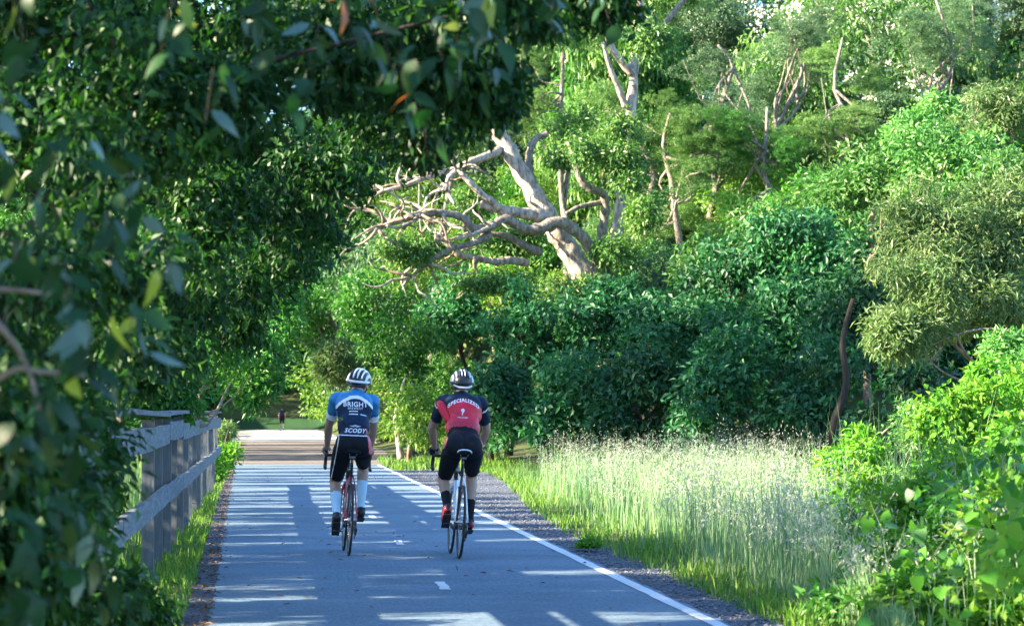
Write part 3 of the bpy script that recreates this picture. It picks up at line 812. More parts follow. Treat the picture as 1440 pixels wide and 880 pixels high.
def rider_joints(crank, lean=0., head_yaw=0., head_dx=0., spread=1.0, w=1.0, up=0.):
    J = dict(w=w)
    J['pelvis'] = (lean * .2, .225, 1.035 + up * .4); J['chest'] = (lean * .7, .60, 1.46 + up)
    J['neck'] = (lean * .85 + head_dx * .4, .672, 1.525 + up); hc = Vector((lean + head_dx, .735, 1.632 + up)); J['head'] = hc
    J['headrot'] = Matrix.Rotation(R(head_yaw), 3, 'Z') @ Matrix.Rotation(R(head_dx * 120), 3, 'Y') @ Matrix.Rotation(R(-6), 3, 'X')
    J['shL'] = (lean * .8 - .178, .60, 1.445 + up); J['shR'] = (lean * .8 + .178, .60, 1.445 + up)
    th = R(crank); cv = Vector((0, math.cos(th), math.sin(th))); bb = Vector((0, .405, .272))
    for sx, k, sg in ((-1, 'L', -1), (1, 'R', 1)):
        wr = Vector((sx * .211, .935, 1.002)); J['wr' + k] = wr; J['hand' + k] = hand_grip(wr, sx)
        J['el' + k] = ik(J['sh' + k], wr, .30, .265, (sx * .9, -.1, -.35))
        J['hip' + k] = (sx * .095 + lean * .2, .235, .985 + up * .3)
        pd = bb + Vector((sx * .122, 0, 0)) + cv * .1725 * sg
        rear = cv.y * sg < 0
        pit = R(32 if rear else 8)                    # heel up on the back stroke
        fv = Vector((0, math.cos(pit), -math.sin(pit))); upv = Vector((0, math.sin(pit), math.cos(pit)))
        ball = pd + upv * .045
        J['ba' + k] = ball; J['to' + k] = ball + fv * .075 - upv * .006; J['he' + k] = ball - fv * .165 + upv * .006; an = ball - fv * .115 + upv * .075; J['an' + k] = an
        J['kn' + k] = ik(J['hip' + k], an, .435, .43, (sx * .08 * spread, 1, .2))
        J['pit' + k] = pit
    return J

def person(name, label, loc, rz, J, kit):
    root = empty(name, loc, rz); root.rotation_euler = (0, R(kit.get('roll', 0)), rz); tag(root, label, 'person')
    Bd = build_body(J, kit.get('voxel', .0084)); me = Bd['me']; me.materials.append(M[kit['skin']])
    link('body', me, root)
    tg, u, par = Bd['tg'], Bd['u'], Bd['par']; n = len(u); V = Bd['V']
    st = lambda p: np.char.startswith(tg, p)
    tors = (tg == 'torso') | (tg == 'pelvis')
    sl = kit.get('sleeve', .60)
    arm = np.zeros(n, bool)
    for k in 'LR': arm |= (tg == 'uarm' + k) & (par['ua' + k] < sl)
    hem = .30
    jm = ((tg == 'torso') & (u > hem)) | ((tg == 'pelvis') & (u > hem)) | arm | ((tg == 'neck') & (V[:, 2] < J['neck'][2] + .035))
    ja = garment(Bd, 'jersey', jm, .009, kit['jersey_mats'], lambda c, nn, us, f, re: kit['jersey_fn'](c, par, tg, f, u), root, .0035)
    smk = ((tg == 'pelvis') & (u < hem + .06)) | ((tg == 'torso') & (u < hem + .06))
    for k in 'LR': smk |= (tg == 'thigh' + k) & (par['th' + k] < kit.get('short', .80))
    so_ = garment(Bd, 'shorts', smk, .005, kit['shorts_mats'], lambda c, nn, us, f, re: kit['shorts_fn'](c, par, tg, f, u), root)
    for k in 'LR':
        m_ = ((tg == 'shin' + k) & (par['sh' + k] > kit['sock'])) | ((tg == 'foot' + k))
        garment(Bd, 'sock', m_ , .004, [kit['sock_mat']], None, root)
        an = Vector(J['an' + k]); f_ = (tg == 'foot' + k)
        fv = (Vector(J['ba' + k]) - Vector(J['he' + k])).normalized(); upv = Vector((1, 0, 0)).cross(fv); 
        hgtv = (V - np.array(J['ba' + k])) @ np.array(upv)
        f_ &= (hgtv < .052)
        def shoe_fn(c, nn, us, f, re):
            h = (c - np.array(J['ba' + k])) @ np.array(upv); x = np.abs(c[:, 0] - J['ba' + k][0]); y = (c - np.array(J['ba' + k])) @ np.array(fv)
            r = np.zeros(len(c), int); r[(h > -.02) & (y < -.02) & (y > -.19)] = 1; r[h < -.024] = 2; r[(h > .02) & (y < -.1)] = 2
            return r
        garment(Bd, 'shoe', f_, .009, kit['shoe_mats'], shoe_fn, root)
        m = MB(); b = Vector(J['ba' + k]) - upv * .052; m.box(b - fv * .045, (.075, .23, .012), Matrix((Vector((1, 0, 0)), fv, upv)).transposed()); m.build('shoe_sole', M['rubber'], root, smooth=False)
    if kit.get('gloves'):
        for k in 'LR': garment(Bd, 'glove', (tg == 'hand' + k), .002, [kit['gloves']], None, root)
    return root, Bd, ja, so_

# --- left rider: blue jersey
LX, LD = .775, 25.55
RX, RD = 1.775, 24.95
crank_l = 17.0       # right crank forward and slightly up
bicycle('road_bicycle', 'slim road bicycle with a dark and red frame under the rider in blue', (LX, LD, 0), R(1.2), ('carbon', 'frame_red', 'carbon'), crank_l, 2.6)
JL = rider_joints(crank_l, lean=.02, head_yaw=-22, head_dx=.045, up=.012)
def jl(c, par, tg, f, u):
    x, z = c[:, 0] - .016, c[:, 2]; t = tg[f[:, 0]]
    mi = np.zeros(len(c), int)
    arc = 1.492 - 3.4 * x * x
    mi[z > arc + .018] = 1; mi[np.abs(z - arc) <= .016] = 2
    mi[(np.abs(x) > .155) & (z < 1.36)] = 3
    for k in 'LR':
        a = par['ua' + k][f[:, 0]]; q = (t == 'uarm' + k) & (a > .05)
        mi[q] = 1; mi[q & (a > .40)] = 3; mi[q & (a > .47)] = 2
    mi[(u[f[:, 0]] < .345)] = 4
    return mi
def sl_(c, par, tg, f, u):
    x, z = c[:, 0], c[:, 2]; mi = np.zeros(len(c), int)
    mi[z > 1.13] = 1
    mi[np.abs(z - 1.128) < .0035] = 2
    q = (x > .118) & (z > .96) & (c[:, 1] < .42); mi[q & (x > .118 + (1.2 - z) * .14)] = 3
    q = (x < -.115) & (np.abs(x + .128 + (1.2 - z) * .10) < .0035); mi[q] = 2
    return mi
pl, BL, jal, sol = person('person', 'cyclist in a blue and navy jersey with white cuffs and pale socks, riding away', (LX, LD, 0), R(1.2), JL,
    dict(roll=2.6, skin='skin_tan', jersey_mats=['navy', 'cyan', 'white', 'blue', 'dnavy'], jersey_fn=jl, shorts_mats=['black', 'dnavy', 'white', 'pink'], shorts_fn=sl_, sock=.42, sock_mat='sock',
         shoe_mats=['shoe_black', 'shoe_black', 'rubber'], sleeve=.64))
helmet(JL, pl, 'left')
printed_text('BRIGHT', jal, .018, 1.426, .064, 'white', pl, spacing=1.08, bold=.0012)
printed_text('BREWERY', jal, .018, 1.388, .03, 'white', pl, spacing=1.15)
for (x0, x1, z) in ((-.055, .03, 1.362), (-.055, .03, 1.335), (.055, .115, 1.337)):
    project_print(flat_shape([[(x0, -.004), (x1, -.004), (x1, .004), (x0, .004)]]), jal, .012, z, 'white', pl, 'printed_stripe', bend=1.2)
project_print(flat_shape([[(-.022, .018), (.012, .022), (.022, .004), (.0, -.02), (-.02, -.006)]]), jal, -.118, 1.275, 'near_yellow', pl, 'printed_badge')
printed_text('SCODY', sol, .014, 1.176, .056, 'white', pl, shear=.35, spacing=1.1, bold=.0015)
# pocket seams
for x in (-.05, .055): project_print(flat_shape([[(-.0025, -.06), (.0025, -.06), (.0025, .055), (-.0025, .055)]]), jal, x, 1.255, 'dnavy', pl, 'pocket_seam')
project_print(flat_shape([[(-.06, .0), (-.015, -.012), (0, -.002), (.015, -.012), (.06, 0), (.02, .004), (0, .012), (-.02, .004)]]), sol, .018, 1.222, 'alloy', pl, 'printed_emblem')
def sunglasses(J, parent):
    HR = J['headrot']; c = Vector(J['head']); m = MB()
    for sx in (-1, 1):
        m.ell(c + HR @ Vector((sx * .036, .092, .004)), (.032, .012, .02), HR, 10, 6)
        m.tube([c + HR @ Vector((sx * .068, .082, .008)), c + HR @ Vector((sx * .083, .03, .008)), c + HR @ Vector((sx * .084, -.012, .0))], .0035, 5)
    m.build('sunglasses', M['lens'], parent)
    for sx in (-1, 1):
        m = MB(); m.ell(c + HR @ Vector((sx * .034, .083, .004)), (.013, .01, .009), HR, 8, 6); m.build('eye', M['white'], parent)
    m = MB(); m.tube(cr([c + HR @ Vector((-.024, .084, -.066)), c + HR @ Vector((0, .097, -.064)), c + HR @ Vector((.024, .084, -.066))], 3), .0055, 6, 1.2); m.build('mouth', M['dred'], parent)
    m = MB(); m.ell(c + HR @ Vector((0, -.022, -.002)), (.081, .088, .098), HR, 16, 10); m.build('hair', M['hair'], parent)
sunglasses(JL, pl)

# --- right rider: red jersey
crank_r = -14.0
bicycle('road_bicycle', 'road bicycle with a white frame and white edged saddle under the rider in red', (RX, RD, 0), R(.9), ('carbon', 'frame_white', 'carbon'), crank_r, 3.2)
JR = rider_joints(crank_r, lean=.0, head_yaw=2, head_dx=-.004, w=1.06, up=-.012)
def jr(c, par, tg, f, u):
    x, z = c[:, 0], c[:, 2]; t = tg[f[:, 0]]
    mi = np.zeros(len(c), int)
    arc = 1.470 - 3.0 * x * x
    mi[(z < arc) & (np.abs(x) < .172)] = 1
    mi[(u[f[:, 0]] < .40) & (np.abs(x) < .2)] = 2
    for k in 'LR':
        a = par['ua' + k][f[:, 0]]; q = (t == 'uarm' + k) & (a > .08)
        mi[q] = 0; mi[q & (np.abs(a - .16) < .025)] = 3
    return mi
def sr(c, par, tg, f, u):
    x, z = c[:, 0], c[:, 2]; mi = np.zeros(len(c), int)
    mi[(np.abs(x) > .118 + (1.22 - z) * .27) & (z > 1.0) & (c[:, 1] < .5)] = 1
    return mi
pr, BR_, jar, sor = person('person', 'cyclist in a red backed black jersey, black shorts and dark socks riding on the right', (RX, RD, 0), R(.9), JR,
    dict(roll=3.2, skin='skin_tan', jersey_mats=['dnavy', 'red', 'dred', 'white'], jersey_fn=jr, shorts_mats=['black', 'pink'], shorts_fn=sr, sock=.60, sock_mat='black',
         shoe_mats=['shoe_black', 'shoe_red', 'rubber'], sleeve=.66, gloves='dnavy'))
helmet(JR, pr, 'right'); sunglasses(JR, pr)
printed_text('SPECIALIZED', jar, 0, 1.464, .047, 'white', pr, bend=2.9, spacing=1.12, bold=.0012)
sshape = [[(-.016, .012), (-.012, .028), (.004, .036), (.016, .028), (.018, .014), (.012, .004), (.006, .012), (.002, .02), (-.004, .014), (-.004, .006)],
          [(-.004, .010), (.006, .012), (.012, .004), (.004, -.012), (-.002, -.03), (-.006, -.03), (-.004, -.012)]]
project_print(flat_shape(sshape), jar, -.012, 1.352, 'white', pr, 'printed_emblem')
printed_text('SPECIALIZED', jar, -.012, 1.302, .017, 'white', pr, spacing=1.0)
for x in (-.055, .05): project_print(flat_shape([[(-.002, -.055), (.002, -.055), (.002, .05), (-.002, .05)]]), jar, x, 1.29, 'dred', pr, 'pocket_seam')
# loose red gilet flap sticking out at the left of the pocket
m = MB(); V = []; K = 7
edge = [(-.235, .50, 1.448, .010), (-.225, .47, 1.43, .030), (-.205, .45, 1.39, .036), (-.18, .425, 1.34, .034), (-.155, .40, 1.29, .028), (-.14, .385, 1.25, .018)]
for (x, y, z, w) in edge:
    for k in range(K): a = 2 * math.pi * k / K; V.append((x + w * math.cos(a) * 1.1, y + .018 * math.sin(a), z + w * math.cos(a) * .55))
Fs = [(i * K + k, i * K + (k + 1) % K, (i + 1) * K + (k + 1) % K, (i + 1) * K + k) for i in range(len(edge) - 1) for k in range(K)] + [tuple(range(K))[::-1], tuple((len(edge) - 1) * K + k for k in range(K))]
m.add(V, Fs); m.build('jacket_flap', M['red'], pr)

# --- walker far down the road
def walker_joints():
    J = dict(w=1.0); J['pelvis'] = (0, 0, .95); J['chest'] = (0, .02, 1.42); J['neck'] = (0, .03, 1.49); J['head'] = (0, .06, 1.635)
    J['headrot'] = Matrix.Identity(3)
    J['shL'] = (-.18, .02, 1.40); J['shR'] = (.18, .02, 1.40)
    for sx, k in ((-1, 'L'), (1, 'R')):
        sw = .12 * sx
        J['el' + k] = (sx * .24, .0 + sw * .4, 1.11); wr = Vector((sx * .25, .06 + sw, .86)); J['wr' + k] = wr
        hn = [(wr, .026, wr + Vector((0, .01, -.07)), .026)]
        for i in range(4): b = wr + Vector((0, .032 - .02 * i, -.085)); hn += [(b, .01, b + Vector((-sx * .006, .008, -.04)), .009), (b + Vector((-sx * .006, .008, -.04)), .009, b + Vector((-sx * .016, .012, -.07)), .008)]
        t = wr + Vector((-sx * .012, .025, -.03)); hn += [(t, .012, t + Vector((-sx * .01, .02, -.05)), .009)]
        J['hand' + k] = hn
        J['hip' + k] = (sx * .095, 0, .93); an = Vector((sx * .10, -sw * 1.6, .10 + (.06 if sx > 0 else 0))); J['an' + k] = an
        J['kn' + k] = ik(J['hip' + k], an, .43, .43, (0, 1, 0))
        J['he' + k] = an + Vector((0, -.045, -.055)); J['ba' + k] = an + Vector((0, .115, -.06)); J['to' + k] = an + Vector((0, .185, -.068))
    return J
JW = walker_joints()
wp = P(396.5, 605, 200.0)
pw, BW, jaw, sow = person('person', 'distant walker in a dark top and shorts crossing the pale road beside the grassy bank', (wp.x, 200.0, .0), 0, JW,
    dict(skin='skin', jersey_mats=['dnavy'], jersey_fn=lambda c, p, t, f, u: np.zeros(len(c), int), shorts_mats=['black'], shorts_fn=lambda c, p, t, f, u: np.zeros(len(c), int), sock=.72, sock_mat='white',
         shoe_mats=['shoe_black', 'shoe_black', 'rubber'], short=.9, sleeve=.3, voxel=.016))
m = MB(); m.ell(Vector(JW['head']) + Vector((0, -.015, .018)), (.083, .095, .108), None, 16, 10); m.build('hair', M['hair'], pw)

# ------------------------------------------------------------------ feature tree: old leaning gum with twisted bare limbs
def gum_feature():
    D = 82.0
    def q(lst): return [P(x, y, D + dz) for x, y, dz in lst]
    b = P(868, 470, D); base = (b.x, b.y, float(hgt(b.x, b.y)) - .1)
    root = empty('gum_tree', base)
    tag(root, 'old leaning gum tree with pale pink trunk and twisted bare limbs', 'tree')
    def limb(lst, r0, r1, name='limb', mat='bark_pale', n=10, lump=.08, k=5):
        pts = cr(q(lst), k); N = len(pts); mm = MB()
        kk = 1.0 if 'trunk' in name else .8; ph = random.uniform(0, 6)
        mm.tube(pts, [kk * (r0 + (r1 - r0) * (i / (N - 1)) ** .8) * (1 + .09 * math.sin(i * 1.7 + ph) + random.uniform(-.07, .07)) for i in range(N)], n, lump=lump + .03)
        return mm.build(name, M[mat], root, loc=-Vector(base))
    s = D / F
    tr = [(868, 545, .6), (852, 470, .3), (838, 420, 0), (808, 365, 0), (786, 330, 0), (765, 295, 0), (742, 258, .2), (716, 212, .3), (694, 178, .4), (676, 150, .8), (650, 95, 1.2), (640, 30, 1.6)]
    limb(tr, 22 * s, 7 * s, 'trunk', n=14, lump=.08)
    limb([(835, 420, .3), (850, 372, .5), (866, 335, .8), (872, 290, 1), (880, 230, 1.2), (888, 150, 1.5), (893, 80, 1.6), (897, 20, 1.6), (905, -40, 1.6)], 9 * s, 6 * s, 'second_trunk', n=12)
    limb([(890, 105, 1.5), (862, 70, 1.3), (850, 30, 1.2), (848, -20, 1)], 8 * s, 4 * s)
    limb([(892, 90, 1.6), (918, 55, 1.6), (950, 15, 1.8), (975, -15, 2)], 8 * s, 4 * s, mat='bark_grey')
    limb([(880, 150, 1.4), (868, 120, 1.2), (856, 90, 1), (848, 60, 1)], 7 * s, 3 * s)
    limb([(702, 212, .2), (686, 219, -.2), (664, 227, -.6), (640, 238, -.9), (616, 244, -1.1), (592, 252, -1.3), (566, 262, -1.5), (540, 268, -1.7)], 9 * s, 3 * s)
    limb([(872, 398, -.2), (846, 372, -.6), (826, 342, -.9), (806, 322, -1.1), (782, 312, -1.3), (758, 322, -1.5), (734, 320, -1.6), (712, 308, -1.7), (690, 318, -1.9), (668, 322, -2), (650, 306, -2.1), (622, 300, -2.3), (594, 302, -2.5), (568, 308, -2.6), (544, 316, -2.8), (516, 326, -3)], 13 * s, 4.5 * s, mat='bark_grey')
    limb([(778, 318, -.6), (756, 304, -.9), (734, 300, -1.1), (712, 296, -1.2), (690, 292, -1.3), (676, 286, -1.4)], 14 * s, 6 * s)
    limb([(712, 302, -1.2), (694, 285, -1.4), (676, 272, -1.5), (658, 254, -1.6), (644, 242, -1.6), (632, 248, -1.6), (628, 266, -1.7), (640, 288, -1.8)], 8 * s, 3 * s)
    limb([(742, 370, -.4), (716, 366, -.8), (694, 368, -1), (668, 362, -1.2), (646, 358, -1.4), (628, 342, -1.5), (612, 330, -1.6)], 8 * s, 4 * s)
    limb([(690, 330, -1.8), (664, 342, -2.1), (640, 348, -2.3), (618, 358, -2.5), (600, 372, -2.6), (580, 388, -2.7), (566, 402, -2.8)], 7 * s, 2 * s, mat='bark_grey')
    limb([(760, 355, -.7), (738, 346, -1), (718, 334, -1.2), (700, 330, -1.4), (676, 330, -1.5)], 8 * s, 4 * s, mat='bark_grey')
    limb([(838, 372, .2), (846, 330, .1), (851, 298, 0), (849, 274, -.2), (836, 268, -.4), (820, 258, -.5), (812, 240, -.5), (806, 218, -.5), (800, 200, -.4)], 10 * s, 5 * s, mat='bark_grey')
    limb([(848, 284, 0), (828, 288, -.2), (812, 292, -.4), (796, 300, -.5)], 6 * s, 3 * s, mat='bark_grey')
    limb([(750, 262, .4), (744, 238, .6), (745, 214, .8), (754, 195, .9), (770, 188, 1)], 9 * s, 5 * s, mat='bark_grey')
    limb([(716, 308, -1.6), (690, 318, -2), (664, 330, -2.3), (640, 336, -2.4)], 5 * s, 3 * s)
    # thin twisted twigs on the low limbs
    rr = random.Random(4)
    for sx, sy, dz in [(622, 300, -2.3), (594, 302, -2.5), (568, 308, -2.6), (544, 316, -2.8), (650, 306, -2.1), (582, 306, -2.5), (606, 301, -2.4), (640, 348, -2.3), (600, 372, -2.6), (668, 362, -1.2), (616, 244, -1.1), (566, 262, -1.5), (640, 238, -.9), (628, 266, -1.7), (690, 318, -1.9), (540, 268, -1.7), (580, 388, -2.7), (646, 358, -1.4), (592, 252, -1.3), (555, 312, -2.7), (530, 322, -2.9)]:
        for _ in range(3):
            a = rr.uniform(0, 2 * math.pi); lst = [(sx, sy, dz)]; x, y = sx, sy; st = rr.uniform(10, 17)
            for k in range(5):
                a += rr.uniform(-.75, .75); x += math.cos(a) * st - 3; y += math.sin(a) * st * .8 + 1; dz += rr.uniform(-.25, .25); lst.append((x, y, dz))
            limb(lst, rr.uniform(2.2, 3.8) * s, 1.0 * s, 'twig', rr.choice(['bark_grey', 'bark_grey', 'bark_pale', 'bark']), 6, .06, 3)
    B = [pblob(b) for b in [(735, 40, 84, 70, 60), (640, 90, 85, 60, 60), (820, 30, 85, 50, 50), (930, -10, 85, 80, 40), (800, 180, 84, 40, 34), (600, 205, 84, 42, 24, .8), (795, 215, 83, 36, 20, .6), (888, 190, 81, 40, 50, .8), (872, 360, 81, 36, 40, .8), (912, 290, 80, 26, 46, .6), (560, 352, 79, 40, 14, .4), (690, 395, 80, 50, 14, .4), (640, 190, 83, 36, 26, .5), (885, 240, 80.5, 26, 34, .6), (812, 402, 80, 40, 14, .5), (664, 275, 83.5, 40, 30, .5), (845, 215, 80.5, 40, 30, .6), (600, 345, 81, 36, 18, .4), (720, 340, 82.5, 40, 20, .4), (905, 60, 80.5, 30, 36, .6), (540, 250, 82, 36, 24, .5)]]
    L = []
    for c, r in B: L += sub_blobs(c, r, 4)
    V, Fc = crown_pts(L, 'gum', 1.0); o = link('crown', mesh_np('crown', V - np.array(base, np.float32), Fc, M['gum']), root); o['kind'] = 'stuff'
gum_feature()

# ------------------------------------------------------------------ forest
BK = 'trees on the wooded slope behind'
def T(*a, **k): tree(*a, **k)
# far wall of trees on the slope
far = [(470, 250, 150, 95, 150, 'mid', 'tall rounded green tree above the far end of the path'), (585, 60, 140, 95, 120, 'gum', 'yellowish gum behind the upper trunk of the leaning gum'),
       (600, 260, 128, 90, 90, 'yellow', 'yellow green gum glowing behind the twisted bare limbs'), (700, 60, 150, 90, 120, 'gum', 'gum tree behind the top of the leaning trunk'),
       (720, 330, 118, 95, 80, 'yellow', 'yellow green thicket tree behind the leaning trunk base'), (800, 90, 142, 85, 130, 'gum', 'gum tree between the two forked pale trunks'),
       (830, 290, 125, 80, 90, 'grey', 'olive tree behind the hooked bare limb'), (930, 60, 138, 90, 100, 'gum', 'bright gum just right of the tall forked trunk'),
       (950, 200, 122, 90, 90, 'grey', 'olive gum in the middle of the slope'), (1040, 60, 135, 100, 90, 'grey', 'blossoming gum with white flowers at the top centre'),
       (1060, 190, 118, 90, 100, 'grey', 'grey green gum with scattered white flowers below the top'), (1170, 60, 128, 100, 100, 'grey', 'grey green gum with a reddish forked trunk near the top'),
       (1290, 50, 120, 110, 90, 'grey', 'gum with big white flower heads at the top right'), (1420, 30, 126, 90, 70, 'grey', 'dark gum in the top right corner against the bright sky'),
       (1150, 230, 108, 80, 80, 'gum', 'olive gum behind the bright green bush'), (970, 320, 108, 90, 80, 'gum', 'shadowed olive gum above the dark shrub row'),
       (880, 350, 100, 70, 60, 'gum', 'small gum beside the leaning gum base'), (1060, 300, 104, 70, 60, 'gum', 'small dusky gum above the dark shrub row'),
       (1250, 160, 112, 90, 80, 'grey', 'dusty gum rising behind the bright green bush')]
for i, (px, py, D, rx, ry, kd, lb) in enumerate(far):
    tree('gum_tree', lb, 'tree', BK, [(px, py, D, rx, ry)], kd, base=(7.5, 150, float(hgt(7.5, 150))) if i == 0 else None, tr=rng.uniform(.2, .32), bark=['bark_pale', 'bark', 'bark_grey'][i % 3], lobes=9, lib=3, limbs=6,
         blossom=dict({9: 60, 10: 34, 11: 40, 12: 90, 13: 44, 18: 30}).get(i, 0))
# tall airy gums standing in front of that wall, their loose crowns overlapping it
airy = [(905, 130, 99, 'gum', 'tall loose gum just right of the forked pale trunk'), (1000, 160, 101, 'grey', 'tall thin crowned grey gum over the middle of the slope'), (1095, 120, 103, 'grey', 'tall loose gum left of the white flower heads'),
        (1185, 150, 100, 'gum', 'tall loose olive gum above the bright green bush'), (790, 120, 106, 'gum', 'loose gum crown above the hooked bare limb'), (625, 120, 108, 'gum', 'loose gum crown left of the leaning trunk top'), (1330, 90, 104, 'grey', 'tall grey gum above the feathery tree at the right'), (950, 260, 97, 'gum', 'low loose gum right of the hooked bare limb'), (1060, 250, 98, 'mid', 'loose green tree above the domed dark tree')]
for px, py, D, kd, lb in airy:
    bs = [(px + rng.uniform(-60, 60), py + rng.uniform(-95, 95), D + rng.uniform(-1.5, 1.5), rng.uniform(34, 58), rng.uniform(24, 42)) for _ in range(7)]
    c = P(px, py, D); gx = c.x + rng.uniform(-.5, .5); gb = (gx, D + .3, float(hgt(gx, D + .3)) - .1)
    tree('gum_tree', lb, 'tree', BK, bs, kd, base=gb, trunk=wob(gb, c + Vector((rng.uniform(-.6, .6), 0, 2.6)), 5, .04), tr=.17, bark='bark_grey', lib=1, airy=True, lobes=3, limbs=9)
# a back row that closes the slope
for i in range(13):
    tree('forest_tree', 'gum tree of the closing row at the top of the slope', 'tree', 'gums along the top of the slope', [(420 + i * 85, 20 + 60 * math.sin(i * 2.1), 178, 75, 110)], ['gum', 'grey', 'mid'][i % 3], base=(8.5 + i, 178, float(hgt(8.5 + i, 178))) if i < 2 else None, tr=.3, lobes=5, lib=1, limbs=3)

MR = 'shrubs and small trees along the foot of the slope'
mid = [((520, 430, 88, 62, 80), 'mid', 'mid green small tree above the left cyclist', (5.2, 88), .1), ((472, 515, 84, 32, 44), 'feather', 'pale yellow lit bush just left of the blue cyclist helmet', (4.6, 84), .06),
       ((570, 500, 80, 52, 60), 'mid', 'green small tree between the two cyclists', (5.2, 80), .1), ((596, 585, 70.2, 52, 44), 'yellow', 'sunlit low bush between the cyclists beside a pale stump', .06),
       ((640, 440, 86, 60, 62), 'dense', 'dark shrub above the red cyclist', .1), ((430, 430, 112, 62, 90), 'mid', 'tree arching over the far path', (4.9, 112), .14),
       ((580, 370, 98, 80, 50), 'yellow', 'yellow green shrub below the low bare limbs', .1), ((690, 400, 92, 70, 45), 'yellow', 'yellow green shrub under the leaning gum', .1),
       ((350, 470, 78, 60, 80), 'mid', 'green tree behind the far end of the fence', (-2.7, 79), .14), ((330, 380, 84, 80, 80), 'mid', 'taller green tree behind the end of the fence', (-3.3, 85), .16), ((405, 395, 96, 62, 70), 'dense', 'dark tree over the left side of the path', (-3.4, 96), .16),
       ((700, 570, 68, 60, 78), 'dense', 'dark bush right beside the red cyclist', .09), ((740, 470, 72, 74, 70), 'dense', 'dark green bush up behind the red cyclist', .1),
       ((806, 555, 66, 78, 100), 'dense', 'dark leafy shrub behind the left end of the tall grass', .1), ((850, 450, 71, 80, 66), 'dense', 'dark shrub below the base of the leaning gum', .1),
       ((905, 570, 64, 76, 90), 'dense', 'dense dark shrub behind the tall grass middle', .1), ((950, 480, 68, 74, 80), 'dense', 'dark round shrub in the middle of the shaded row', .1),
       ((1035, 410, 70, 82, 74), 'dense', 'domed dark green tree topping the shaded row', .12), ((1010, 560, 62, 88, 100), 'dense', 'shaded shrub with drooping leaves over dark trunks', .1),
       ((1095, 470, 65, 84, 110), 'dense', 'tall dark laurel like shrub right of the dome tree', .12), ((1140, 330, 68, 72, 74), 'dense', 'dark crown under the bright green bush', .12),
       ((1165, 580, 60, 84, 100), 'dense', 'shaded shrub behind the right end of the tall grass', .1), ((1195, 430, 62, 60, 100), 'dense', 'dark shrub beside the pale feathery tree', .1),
       ((1290, 560, 54, 110, 90), 'dense', 'dark undergrowth tree below the feathery tree', .1), ((1230, 250, 62, 84, 62), 'bright', 'bright green bush catching sun behind the feathery tree', .12),
       ((1330, 235, 60, 90, 72), 'bright', 'vivid green bush at upper right', .12), ((1400, 165, 66, 66, 52), 'feather', 'pale sun bleached treetop at the right edge', .12), ((1430, 260, 58, 50, 60), 'bright', 'bright green foliage at the right edge above the feathery tree', .1),
       ((1300, 170, 72, 60, 40), 'bright', 'light green crown below the white flowering gum', .12)]
for e in mid:
    b, kd, lb, tr = e[0], e[1], e[2], e[-1]
    bs = (e[3][0], e[3][1], float(hgt(*e[3])) - .03) if len(e) == 5 else None
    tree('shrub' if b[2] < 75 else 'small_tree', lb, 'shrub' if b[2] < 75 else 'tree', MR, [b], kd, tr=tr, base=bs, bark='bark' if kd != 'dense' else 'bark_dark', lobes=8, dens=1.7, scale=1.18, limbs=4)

# the pale feathery tree on the right
tree('feathery_tree', 'pale feathery leaved tree with hanging foliage leaning in at the right', 'tree', None, [(1325, 325, 43, 100, 84, 1.0), (1290, 425, 42, 70, 70, .7), (1340, 400, 43, 90, 80, .9), (1385, 340, 43.5, 70, 80, .9), (1405, 420, 43, 70, 90, .9), (1420, 300, 44, 70, 70, .9), (1255, 470, 41.5, 36, 32, .4)], 'feather',
     base=(float(P(1425, 640, 43).x), 43.5, .1), trunk=cr([P(1425, 640, 43.5), P(1420, 560, 43.3), P(1400, 480, 43.2), P(1370, 400, 43), P(1345, 330, 43)], 4), tr=.11, bark='bark', lobes=8, dens=1.15, limbs=9)
# bare stems under it
root = empty('dead_branch', P(1400, 480, 42)); tag(root, 'bare pale arching branches below the feathery tree', 'branch')
for k, l in enumerate([[(1440, 470), (1390, 462), (1340, 472), (1300, 490), (1270, 500)], [(1425, 560), (1380, 545), (1330, 525), (1300, 500), (1285, 490)], [(1440, 600), (1420, 560), (1412, 510), (1418, 480)], [(1280, 640), (1300, 600), (1330, 590), (1370, 600)], [(1400, 640), (1395, 600), (1402, 540), (1404, 470)],
                        [(1240, 610), (1290, 570), (1330, 560)], [(1440, 520), (1425, 540), (1430, 580), (1415, 610)], [(1432, 500), (1420, 530), (1436, 560), (1425, 600)]]):
    m = MB(); pts = cr([P(x, y, 41.5 + .25 * k) for x, y in l], 5); m.tube(pts, lin(.022, .009, len(pts)), 6, lump=.08); m.build('stem', M['bark_grey'], root, loc=-root.location)
# visible slender trunks
def bare_trunk(label, l, D, r0, r1, mat):
    p0 = P(*l[0], D); root = empty('tree_trunk', p0); tag(root, label, 'tree trunk')
    m = MB(); pts = cr([P(x, y, D) for x, y in l], 5); m.tube(pts, lin(r0, r1, len(pts)), 9, lump=.07); m.build('trunk', M[mat], root, loc=-p0)
bare_trunk('pale stump like trunk standing in the grass between the cyclists', [(564, 645), (560, 615), (556, 590), (562, 555), (570, 530)], 71, .10, .02, 'bark_pale')
bare_trunk('reddish trunk high in the white flowering gums', [(1290, 330), (1275, 240), (1255, 160), (1238, 110), (1222, 60), (1208, 0), (1190, -60)], 122, .2, .05, 'bark')
bare_trunk('slim grey trunk leaning right at the top right', [(1245, 280), (1262, 200), (1280, 140), (1305, 100), (1340, 50), (1390, -20)], 121, .16, .03, 'bark_grey')
bare_trunk('dark trunk in the shade behind the tall grass', [(1168, 650), (1172, 600), (1190, 540), (1185, 480), (1200, 420)], 57, .11, .05, 'bark_dark')

